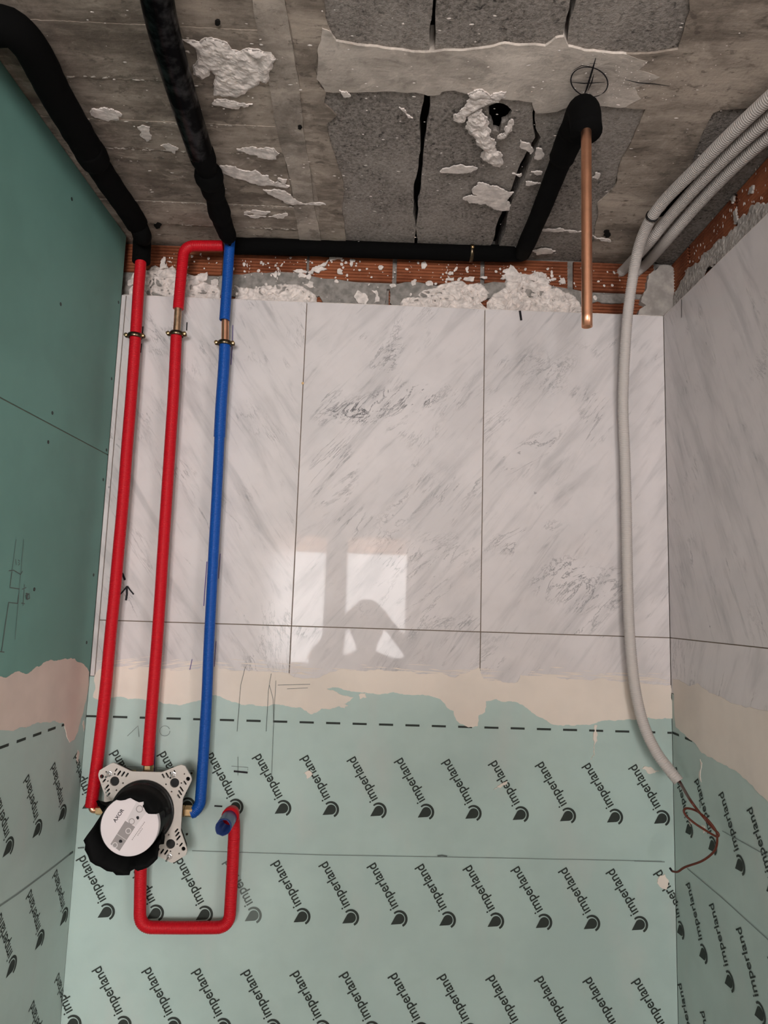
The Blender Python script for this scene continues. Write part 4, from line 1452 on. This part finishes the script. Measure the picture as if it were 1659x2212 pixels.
s_ = math.hypot(hx - lx, hy - ly) / (max(tx) - min(tx))
tm.materials.append(MATS['marker_ink'])
link('printed_lettering', tm, None, cdv, mw=D.mat(lx, ly, 0.0004, math.atan2(hy - ly, hx - lx)) @ Matrix.Scale(s_, 4))

# black rubber skirt: from the sealing ring outwards, ragged, folded over the cover at the top
SKO = Surf((0, -(YD + 0.003), 0), (1, 0, 0), (0, 0, 1), (0, -1, 0))
edge_out = [(1082, 1000, 0), (1080, 905, 0), (1062, 884, 1), (1000, 884, 1), (960, 880, 1), (925, 850, 1), (900, 800, 1), (894, 712, 1), (865, 718, 1), (830, 722, 1), (780, 700, 1), (715, 662, 1), (680, 672, 1), (640, 690, 1), (580, 698, 1), (530, 692, 1), (512, 678, 1), (470, 715, 0), (400, 768, 2), (330, 745, 2), (262, 742, 2), (240, 705, 2), (330, 860, 0),
            (200, 1060, 3), (110, 1180, 3), (68, 1245, 3), (92, 1300, 3), (84, 1372, 3), (128, 1450, 3), (160, 1535, 3), (235, 1590, 3), (300, 1612, 3), (390, 1668, 3), (475, 1682, 3), (520, 1724, 3), (610, 1728, 3), (700, 1726, 3), (715, 1672, 3), (770, 1640, 3), (815, 1668, 3), (880, 1650, 3), (960, 1618, 3), (1030, 1560, 3), (1088, 1498, 3), (1098, 1420, 3), (1096, 1310, 3), (1130, 1290, 4), (1172, 1290, 4), (1180, 1180, 4), (1130, 1100, 4)]
bm = bmesh.new()
prev = None
rings_ = []
rr = random.Random(8)
for (x, y, kind) in edge_out:
    px, py = Q5(x, y)
    off = {0: YD - 0.012, 1: YD + 0.004, 2: YD - 0.03, 3: YD - 0.022, 4: YD - 0.05}[kind]
    e = B(px, py, off)
    a = math.atan2(e.z - cv, e.x - cu)
    if kind == 1:
        a = math.atan2(e.z - dv, e.x - du)
    base = Vector((cu + 0.0565 * math.cos(a), -YP - 0.016, cv + 0.0565 * math.sin(a)))
    if kind == 1:
        m1 = Vector((du + 0.0585 * math.cos(a), -YD + 0.030, dv + 0.0585 * math.sin(a)))
        m2 = Vector((du + 0.0560 * math.cos(a), -YD - 0.003, dv + 0.0560 * math.sin(a)))
    elif kind == 0:
        m1 = base.lerp(e, 0.4)
        m2 = base.lerp(e, 0.75)
    else:
        m1 = base.lerp(e, 0.35) + Vector((0, -0.012, 0)) + Vector((rr.uniform(-1, 1), rr.uniform(-1, 1), rr.uniform(-1, 1))) * 0.0025
        m2 = base.lerp(e, 0.72) + Vector((0, -0.010, 0)) + Vector((rr.uniform(-1, 1), rr.uniform(-1, 1), rr.uniform(-1, 1))) * 0.0035
    rings_.append([bm.verts.new(v) for v in (base, m1, m2, e)])
n = len(rings_)
for i in range(n):
    A_, B_ = rings_[i], rings_[(i + 1) % n]
    for k in range(3):
        bm.faces.new((A_[k], A_[k + 1], B_[k + 1], B_[k]))
sk = bobj('rubber_skirt', bm, 'black_rubber', vb, True)
md = sk.modifiers.new('thickness', 'SOLIDIFY')
md.thickness = 0.0016
sk['label'] = 'ragged black rubber skirt folded round the cover'


# connection nuts
def nut(p, d, r, ln, mat='brass', six=6):
    bm = bmesh.new()
    p, d = Vector(p), Vector(d).normalized()
    tube_bm(bm, [p, p + d * 0.0008, p + d * (ln * 0.5), p + d * (ln * 0.5 + 0.0002), p + d * (ln * 0.55), p + d * (ln * 0.55 + 0.0002), p + d * (ln - 0.0008), p + d * ln], [r * 0.9, r, r, r * 0.82, r * 0.82, r, r, r * 0.88], six)
    return bobj('connection_nut', bm, mat, vb)


nr = B(396, 1752, 0.034)
nut(nr - Vector((0.014, 0, 0)), (1, 0, 0), 0.0112, 0.034)
nl = B(222, 1749, 0.034)
nut(nl + Vector((0.022, 0, 0)), (-1, 0, 0), 0.0105, 0.034)
nt_ = B(320, 1672, 0.034)
nut(nt_ - Vector((0, 0, 0.012)), (0, 0, 1), 0.0105, 0.030)
o = tube('level_vial', [B(277, 1668, 0.045), B(293, 1668, 0.045)], 0.0042, 'print_pale', vb, seg=10)
yv_ = NT('vial_yellow', 0.4)
yv_.color((0.42, 0.42, 0.16))
o.data.materials.clear()
o.data.materials.append(MATS['vial_yellow'])

# -- red sleeved pipe at the left corner
R_ = 0.0122
a_ = B(304, 566, 0.034)
rp = thing('sleeved_pipe', (a_.x, a_.y, B(195, 1740, 0.034).z), 'red corrugated sleeved water pipe nearest the green wall', 'pipe', 'sleeved water pipes')
ptsA = [B(x, y, 0.034) for x, y in ((305, 548), (303, 580), (299, 630), (293, 725), (284, 850), (275, 960), (266, 1080), (256, 1190), (247, 1290), (238, 1380), (229, 1480), (218, 1580), (207, 1670), (197, 1742))]
corrugated('sleeve', ptsA, R_, 'red_plastic', rp, 0.0028, 0.0012)
e = B(197, 1742, 0.034)
tube('copper_elbow', corner([e + Vector((0, 0, 0.02)), e + Vector((0.001, 0, -0.008)), nl - Vector((0.004, 0, 0))], 0.013), 0.0062, 'copper', rp, raw=True, seg=12)

# -- red sleeved pipe in the middle, bent away at the top
a_ = B(318, 1652, 0.034)
rp = thing('sleeved_pipe', (a_.x, a_.y, a_.z), 'red corrugated sleeved water pipe with elbow, between the red and blue pipes', 'pipe', 'sleeved water pipes')
up_ = [B(482, 531, 0.036), B(398, 531, 0.036), B(391, 600, 0.034), B(385, 667, 0.034)]
corrugated('upper_sleeve', corner(up_, 0.024), 0.0118, 'red_plastic', rp, 0.0042, 0.0004)
tube('copper_pipe', [B(386, 650, 0.034), B(380, 745, 0.034)], 0.0078, 'old_copper', rp, seg=14)
ptsB = [B(x, y, 0.034) for x, y in ((381, 722), (376, 830), (369, 940), (361, 1060), (353, 1180), (346, 1290), (339, 1390), (332, 1480), (325, 1570), (319, 1652))]
corrugated('lower_sleeve', ptsB, R_, 'red_plastic', rp, 0.0028, 0.0012)
tube('copper_end', [B(319, 1640, 0.034), B(319, 1664, 0.034)], 0.0075, 'old_copper', rp, seg=14)

# -- blue sleeved pipe
a_ = B(427, 1752, 0.034)
bp = thing('sleeved_pipe', (a_.x, a_.y, a_.z), 'blue corrugated sleeved cold water pipe down to the valve box', 'pipe', 'sleeved water pipes')
corrugated('upper_sleeve', [B(x, y, 0.038) for x, y in ((497, 517), (494, 560), (490, 620), (485, 692))], 0.0116, 'blue_plastic', bp, 0.0034, 0.0009, open_end=True)
tube('copper_pipe', [B(487, 670, 0.036), B(486, 760, 0.034)], 0.0082, 'copper', bp, seg=14)
corrugated('middle_sleeve', [B(x, y, 0.034) for x, y in ((486, 744), (483, 800), (478, 870), (474, 944))], 0.0124, 'blue_plastic', bp, 0.0032, 0.0008)
ptsC = [B(x, y, 0.034) for x, y in ((475, 925), (472, 990), (467, 1090), (461, 1200), (456, 1300), (451, 1400), (447, 1500), (442, 1590), (437, 1670), (434, 1715), (431, 1738), (420, 1753), (414, 1756))]
corrugated('lower_sleeve', ptsC, 0.0112, 'blue_plastic', bp, 0.0030, 0.0009)
tube('copper_end', [B(419, 1753, 0.034), nr], 0.0065, 'copper', bp, seg=12)

clamp(292, 726, 0.034, 0.0128, 'brass two-screw pipe clamp on the red pipe nearest the green wall')
clamp(382, 722, 0.034, 0.0124, 'brass two-screw pipe clamp on the middle red pipe')
clamp(486, 742, 0.034, 0.0126, 'brass two-screw pipe clamp on the blue pipe')

# -- red loop under the valve box, with the blue tube end that sticks out of the wall
a_ = B(303, 2000, 0.03)
lp = thing('sleeved_pipe', (a_.x, a_.y, a_.z), 'red corrugated pipe loop bent in a U below the valve box', 'pipe', 'sleeved water pipes')
loop = [B(305, 1838, 0.034), B(303, 1920, 0.03), B(302, 2003, 0.026), B(400, 2004, 0.026), B(495, 2003, 0.026), B(501, 1900, 0.026), B(506, 1800, 0.028), B(505, 1768, 0.032), B(500, 1752, 0.045)]
corrugated('sleeve', corner(loop[:1] + loop[1:3] + loop[3:5] + loop[5:], 0.026), 0.0120, 'red_plastic', lp, 0.0030, 0.0009)
tube('torn_cuff', [B(503, 1772, 0.030), B(501, 1757, 0.046), B(497, 1764, 0.066)], lambda t: 0.0128 + 0.004 * t, 'red_plastic', lp, seg=18)
a_ = B(499, 1765, 0.05)
tb = thing('outlet_tube', (a_.x, a_.y, a_.z), 'short blue tube end sticking out of the red loop', 'tube')
p0, p1 = B(499, 1761, 0.045), B(482, 1788, 0.135)
bm = bmesh.new()
path = [p0.lerp(p1, k / 8) for k in range(9)]
jag = {8: [0, 0.001, 0.004, 0.001, -0.001, 0.0, 0.003, -0.002, 0.001, -0.004, -0.003, 0.0, 0.002, 0.0, 0.001, -0.002]}
rg = tube_bm(bm, path, [0.0148] * 9, 16, True, False, jag)
d_ = (p1 - p0).normalized()
inn = [bm.verts.new(v.co - (v.co - p1).normalized() * 0.0014) for v in rg[-1]]
dep = [bm.verts.new(v.co - d_ * 0.085) for v in inn]
for k in range(16):
    j = (k + 1) % 16
    bm.faces.new((rg[-1][k], rg[-1][j], inn[j], inn[k]))
    bm.faces.new((inn[k], inn[j], dep[j], dep[k]))
bm.faces.new(dep)
bobj('tube_wall', bm, 'blue_dull', tb, True)

# -- black insulated pipes along the ceiling
def C(px, py, dz):
    return CEIL.at(px, py, dz)


a_ = B(305, 545, 0.034)
ip = thing('insulated_pipe', (a_.x, a_.y, a_.z), 'black foam insulated pipe bending along the green wall', 'pipe', 'black insulated pipes')
top = [C(x, y, 0.03) for x, y in ((-420, 70), (-160, 62), (-60, 58), (0, 56), (30, 64), (62, 96), (88, 140), (118, 200), (160, 272), (196, 332), (238, 398), (276, 452), (297, 486))]
dn = [B(307, 520, 0.036), B(305, 566, 0.034)]
tube('insulation', top + [C(306, 506, 0.045)] + dn, lambda t: 0.0255 if t < 0.62 else 0.0225 if t < 0.86 else 0.0195, 'black_foam', ip, 0.008, 18, wob=0.06)
tube('joint_sleeve', [C(188, 318, 0.03), C(206, 348, 0.03)], lambda t: 0.0258 + 0.0016 * math.sin(t * 3.1), 'black_foam', ip, seg=18)

a_ = C(492, 512, 0.03)
ip = thing('insulated_pipe', (a_.x, a_.y, a_.z), 'black insulated pipe crossing the ceiling towards the blue pipe', 'pipe', 'black insulated pipes')
tube('outer_tube', [C(x, y, 0.03) for x, y in ((262, -420), (300, -215), (318, -120), (334, -30), (350, 50), (371, 130), (392, 200), (414, 270), (434, 332))], 0.0222, 'black_tube', ip, 0.01, 20)
tube('insulation', [C(x, y, 0.03) for x, y in ((430, 318), (440, 345), (449, 372), (458, 402), (466, 430), (475, 462), (487, 496), (494, 512))], lambda t: 0.0205 + 0.0012 * math.sin(t * 21) - (0.004 * max(0, t - 0.85) / 0.15), 'black_foam', ip, 0.006, 18, wob=0.12)
tube('joint_sleeve', [C(447, 366, 0.03), C(451, 380, 0.03), C(456, 396, 0.03)], lambda t: 0.0205 + 0.0062 * math.sin(t * math.pi), 'black_foam', ip, 0.003, 18)
tube('tape_tip', [C(493, 508, 0.03), B(497, 530, 0.05)], lambda t: 0.014 * (1 - t) + 0.002, 'black_foam', ip, 0.004, 12)

a_ = B(800, 540, 0.005)
ip = thing('insulated_pipe', (a_.x, a_.y, a_.z), 'black insulated pipe along the bricks, rising to the copper drop', 'pipe', 'black insulated pipes')
hz = [B(x, y, 0.0) for x, y in ((488, 531), (600, 533), (750, 538), (900, 543), (1010, 546), (1095, 547))]
rise = [C(1136, 530, 0.026), C(1166, 462, 0.026), (C(1200, 376, 0.026)), C(1232, 296, 0.026), C(1258, 236, 0.026)]
tube('insulation', corner(hz + [B(1128, 548, -0.002)] + rise, 0.03), 0.0185, 'black_foam', ip, 0.008, 18, wob=0.05)
tp = C(1266, 214, 0.03)
tube('collar', [C(1214, 340, 0.026), C(1238, 282, 0.026)], 0.0222, 'black_foam', ip, 0.008, 18, wob=0.05)
elb = corner([C(1232, 296, 0.026), C(1262, 226, 0.028), Vector((tp.x, tp.y, ZC - 0.085))], 0.03, 8)
tube('elbow_insulation', elb, lambda t: 0.0205 + 0.0035 * min(1, t * 2), 'black_foam', ip, 0.006, 20, wob=0.04)
# clamp ring round it and the copper drop
c_ = B(1018, 546, 0.0)
t = thing('pipe_clamp', (c_.x, c_.y, c_.z), 'thin brass clamp ring round the black pipe running along the bricks', 'pipe clamp')
bm = bmesh.new()
seg = 28
rg1 = []
for i in range(seg):
    a = 2 * math.pi * i / seg
    rg1.append([bm.verts.new(c_ + Vector((x, rad * math.cos(a), rad * math.sin(a)))) for (x, rad) in ((-0.004, 0.0192), (-0.0035, 0.0206), (0.0035, 0.0206), (0.004, 0.0192))])
for i in range(seg):
    for k in range(3):
        bm.faces.new((rg1[i][k], rg1[i][k + 1], rg1[(i + 1) % seg][k + 1], rg1[(i + 1) % seg][k]))
bobj('ring', bm, 'dark_brass', t, True)
bm = bmesh.new()
tube_bm(bm, [c_ + Vector((0, -0.0195, 0.003)), c_ + Vector((0, -0.024, 0.003))], [0.0045, 0.003], 10)
bobj('screw', bm, 'brass', t, True)

zb = None
dy = tp.y
dq = ray(1268, 706)
tt = (dy - CAM.y) / dq.y
zb = (CAM + dq * tt).z
ct = thing('copper_pipe', (tp.x, tp.y, zb), 'bare copper pipe hanging straight down from the black elbow', 'pipe')
bm = bmesh.new()
rp_ = 0.0078
bx_ = (CAM + dq * tt).x
P1, P0 = Vector((tp.x, dy, ZC - 0.06)), Vector((bx_, dy, zb))
rg = tube_bm(bm, [P1.lerp(P0, k / 20) for k in range(21)], [rp_] * 21, 24, True, False)
inn = [bm.verts.new(v.co + (P0 - v.co).normalized() * 0.0011) for v in rg[-1]]
dep = [bm.verts.new(v.co + Vector((0, 0, 0.03))) for v in inn]
for k in range(24):
    j = (k + 1) % 24
    bm.faces.new((rg[-1][k], rg[-1][j], inn[j], inn[k]))
    bm.faces.new((inn[k], inn[j], dep[j], dep[k]))
bm.faces.new(dep)
bobj('pipe_wall', bm, 'copper', ct, True)

# -- grey conduits
RG = 0.0112
g1 = thing('grey_conduit', tuple(B(1462, 1680, 0.10)), 'light grey corrugated conduit hanging down over the marble', 'conduit', 'grey corrugated conduits')
gp = [C(x, y, 0.03) for x, y in ((2010, -120), (1790, 92), (1720, 158), (1659, 214), (1580, 288), (1500, 368), (1440, 428))] + [C(1410, 466, 0.038), B(1390, 505, 0.185), B(1377, 545, 0.145), B(1367, 600, 0.105), B(1356, 680, 0.075), B(1349, 780, 0.054), B(1346, 880, 0.04), B(1350, 990, 0.038), B(1353, 1100, 0.038), B(1355, 1220, 0.040), B(1358, 1330, 0.042), B(1364, 1420, 0.045), B(1374, 1500, 0.052), B(1392, 1570, 0.064), B(1418, 1625, 0.080), B(1447, 1664, 0.096), B(1466, 1688, 0.106)]
corrugated('conduit_wall', gp, RG, 'grey_plastic', g1, 0.0040, 0.0013, 16, open_end=True)
g2 = thing('grey_conduit', tuple(MAS.at(1345, 585, 0.0)), 'middle light grey conduit slanting into the brick wall', 'conduit', 'grey corrugated conduits')
corrugated('conduit_wall', [C(2010, -55, 0.03), C(1795, 140, 0.03), C(1720, 204, 0.03), C(1659, 258, 0.03), C(1580, 328, 0.03), C(1500, 408, 0.03), C(1440, 476, 0.034), C(1400, 526, 0.045), MAS.at(1356, 574, 0.03), MAS.at(1340, 590, -0.004)], RG, 'grey_plastic', g2, 0.0040, 0.0013, 14)
g3 = thing('grey_conduit', tuple(MAS.at(1365, 585, 0.0)), 'lowest light grey conduit, nearest the side bricks', 'conduit', 'grey corrugated conduits')
corrugated('conduit_wall', [C(2010, 5, 0.03), C(1795, 186, 0.03), C(1720, 244, 0.03), C(1659, 296, 0.03), C(1580, 366, 0.03), C(1500, 450, 0.032), C(1440, 520, 0.04), MAS.at(1398, 568, 0.03), MAS.at(1372, 592, -0.004)], RG, 'grey_plastic', g3, 0.0040, 0.0013, 14)
# cable tie round the hanging conduit
cA, cB_ = C(1412, 463, 0.038), C(1404, 474, 0.042)
d_ = (B(1392, 503, 0.19) - C(1425, 446, 0.036)).normalized()
bm = bmesh.new()
mid = C(1409, 467, 0.038)
tube_bm(bm, [mid - d_ * 0.0028, mid - d_ * 0.0026, mid + d_ * 0.0026, mid + d_ * 0.0028], [RG, RG + 0.0016, RG + 0.0016, RG], 24)
tie = thing('cable_tie', tuple(mid), 'black cable tie round the hanging grey conduit', 'cable tie')
bobj('band', bm, 'black_gloss', tie, True)
tube('tail', [mid + Vector((0.006, 0.0, 0.006)), C(1432, 462, 0.012), C(1470, 420, 0.012), C(1500, 392, 0.012)], 0.0035, 'black_foam', tie, seg=8)

# -- two brown wires out of the conduit
def Rw(px, py, off):
    return RIGHTW.at(px, py, off)


e = B(1466, 1688, 0.106)
wpts = [e + Vector((-0.012, 0.004, 0.016)), e, Rw(1490, 1728, 0.075), Rw(1520, 1766, 0.050), Rw(1541, 1790, 0.040), Rw(1552, 1801, 0.036), Rw(1548, 1807, 0.036), Rw(1528, 1796, 0.045), Rw(1500, 1778, 0.06), Rw(1482, 1762, 0.07), Rw(1477, 1750, 0.072), Rw(1485, 1746, 0.068), Rw(1505, 1752, 0.058), Rw(1528, 1770, 0.046), Rw(1545, 1792, 0.038), Rw(1549, 1806, 0.036), Rw(1548, 1826, 0.034), Rw(1540, 1842, 0.036), Rw(1516, 1860, 0.045), Rw(1480, 1873, 0.06), Rw(1464, 1883, 0.066), Rw(1452, 1882, 0.07), Rw(1447, 1875, 0.072)]
ww = thing('electric_wire', tuple(e), 'thin brown wire looping out of the grey conduit', 'wire', 'wires from the conduit')
tube('wire_core', wpts[:-1], 0.0020, 'wire_brown', ww, 0.003, 8)
tube('wire_tip', wpts[-2:], 0.0020, 'marker_ink', ww, 0.003, 8)
w2 = thing('electric_wire', tuple(e + Vector((0.002, 0, 0))), 'second dark wire beside the brown one, ending at the loop', 'wire', 'wires from the conduit')
tube('wire_core', [e + Vector((-0.008, 0.004, 0.014)), e + Vector((0.003, 0.001, 0)), Rw(1492, 1728, 0.072), Rw(1521, 1767, 0.047), Rw(1543, 1792, 0.036), Rw(1553, 1803, 0.033)], 0.0018, 'wire_brown', w2, 0.003, 8)

# ------------------------------------------------------------------ the photographer, seen only mirrored in the marble
def skinned(name, joints, bones, root, mats, parent=None, sub=2):
    """One continuous body grown over a skeleton of joints (name: (position, radius))."""
    idx = {k: i for i, k in enumerate(joints)}
    me = bpy.data.meshes.new(name)
    me.from_pydata([v[0] for v in joints.values()], [(idx[a], idx[b]) for a, b in bones], [])
    o = bpy.data.objects.new(name, me)
    COL.objects.link(o)
    sm = o.modifiers.new('skin', 'SKIN')
    sm.use_smooth_shade = True
    lay = me.skin_vertices[0].data
    for k, (p, r) in joints.items():
        rx, ry = r if isinstance(r, tuple) else (r, r)
        lay[idx[k]].radius = (rx, ry)
    lay[idx[root]].use_root = True
    o.modifiers.new('smooth', 'SUBSURF').levels = sub
    o.modifiers['smooth'].render_levels = sub
    dg = bpy.context.evaluated_depsgraph_get()
    new = bpy.data.meshes.new_from_object(o.evaluated_get(dg))
    bpy.data.objects.remove(o)
    new.name = name
    new.materials.clear()
    for m in mats:
        new.materials.append(MATS[m])
    q = bpy.data.objects.new(name, new)
    COL.objects.link(q)
    if parent:
        q.parent = parent
        q.matrix_parent_inverse = Matrix.Translation(root_loc(parent)).inverted()
    return q


px0, py0 = CAM.x + 0.0, CAM.y - 0.30
pe = thing('person', (px0, py0, 0), 'person in dark clothes holding up a phone, mirrored in the marble', 'person')
J, BN = {}, []


def jt(k, x, y, z, r, prev=None):
    J[k] = ((px0 + x, py0 + y, z), r)
    if prev:
        BN.append((prev, k))


jt('pelvis', 0, -0.05, 0.88, (0.15, 0.105))
jt('waist', 0, -0.05, 1.02, (0.125, 0.095), 'pelvis')
jt('chest', 0, -0.04, 1.17, (0.145, 0.105), 'waist')
jt('collar', 0, -0.03, 1.275, (0.085, 0.065), 'chest')
jt('neck', 0, -0.01, 1.325, (0.048, 0.05), 'collar')
jt('jaw', 0, 0.02, 1.375, (0.052, 0.062), 'neck')
jt('face', 0, 0.015, 1.445, (0.068, 0.088), 'jaw')
jt('skull', 0, 0.0, 1.515, (0.066, 0.085), 'face')
jt('crown', 0, -0.005, 1.55, (0.035, 0.045), 'skull')
jt('nose', 0, 0.112, 1.435, 0.011, 'face')
for sg, nm in ((-1, 'l'), (1, 'r')):
    jt('ear' + nm, sg * 0.078, 0.0, 1.44, (0.008, 0.018), 'face')
    jt('shoulder' + nm, sg * 0.155, -0.03, 1.25, 0.058, 'collar')
    jt('elbow' + nm, sg * 0.235, 0.10, 1.31, 0.040, 'shoulder' + nm)
    jt('wrist' + nm, sg * 0.085, 0.245, 1.475, 0.025, 'elbow' + nm)
    jt('palm' + nm, sg * 0.055, 0.268, 1.515, (0.030, 0.018), 'wrist' + nm)
    for q, (dx, dz, ln) in enumerate(((0.030, 0.030, 0.9), (0.022, 0.014, 1.0), (0.022, -0.004, 0.95), (0.024, -0.022, 0.8))):
        a = 'f%d%s' % (q, nm)
        jt(a + 'a', sg * (0.055 - 0.004), 0.262 - 0.004 * q, 1.530 - 0.019 * q, 0.0088, 'palm' + nm)
        jt(a + 'b', sg * 0.045, 0.255, 1.534 - 0.019 * q, 0.0082, a + 'a')
        jt(a + 'c', sg * (0.045 - 0.022 * ln), 0.251, 1.535 - 0.019 * q, 0.0075, a + 'b')
    jt('th' + nm + 'a', sg * 0.062, 0.276, 1.530, 0.0095, 'palm' + nm)
    jt('th' + nm + 'b', sg * 0.040, 0.286, 1.545, 0.0085, 'th' + nm + 'a')
    jt('hip' + nm, sg * 0.09, -0.05, 0.82, 0.085, 'pelvis')
    jt('knee' + nm, sg * 0.10, -0.02, 0.46, 0.056, 'hip' + nm)
    jt('ankle' + nm, sg * 0.11, -0.05, 0.09, 0.040, 'knee' + nm)
    jt('toe' + nm, sg * 0.12, 0.11, 0.034, (0.042, 0.030), 'ankle' + nm)
body = skinned('body', J, BN, 'pelvis', ['skin', 'dark_cloth'], pe)
for p in body.data.polygons:
    c = p.center
    dx = abs(c.x - px0)
    if c.z < 1.31 and not (c.y > py0 + 0.20):
        p.material_index = 1
    elif c.y < py0 + 0.19 and dx > 0.115:
        p.material_index = 1
bm = bmesh.new()
bmesh.ops.create_uvsphere(bm, u_segments=28, v_segments=16, radius=1.0)
for v in bm.verts:
    v.co = Vector((px0 + v.co.x * 0.080, py0 - 0.006 + v.co.y * 0.102, 1.478 + v.co.z * 0.098))
bmesh.ops.delete(bm, geom=[v for v in bm.verts if v.co.y > py0 + 0.052 and v.co.z < 1.515 or v.co.z < 1.40], context='VERTS')
bobj('hair', bm, 'dark_hair', pe, True)
for sg in (-1, 1):
    bm = bmesh.new()
    bmesh.ops.create_uvsphere(bm, u_segments=12, v_segments=8, radius=0.011, matrix=Matrix.Translation((px0 + sg * 0.031, py0 + 0.088, 1.462)))
    bobj('eye', bm, 'frame_white', pe, True)
ph = thing('phone', tuple(CAM - FWD * 0.016 - UP * 0.05), 'dark phone held up in both hands, mirrored in the marble', 'phone')
PH = Surf(CAM - FWD * 0.012, RIGHT, UP, FWD)
slab('phone_body', PH, -0.038, 0.038, -0.125, 0.020, -0.009, 0.0, 'black_gloss', ph, 0.001)
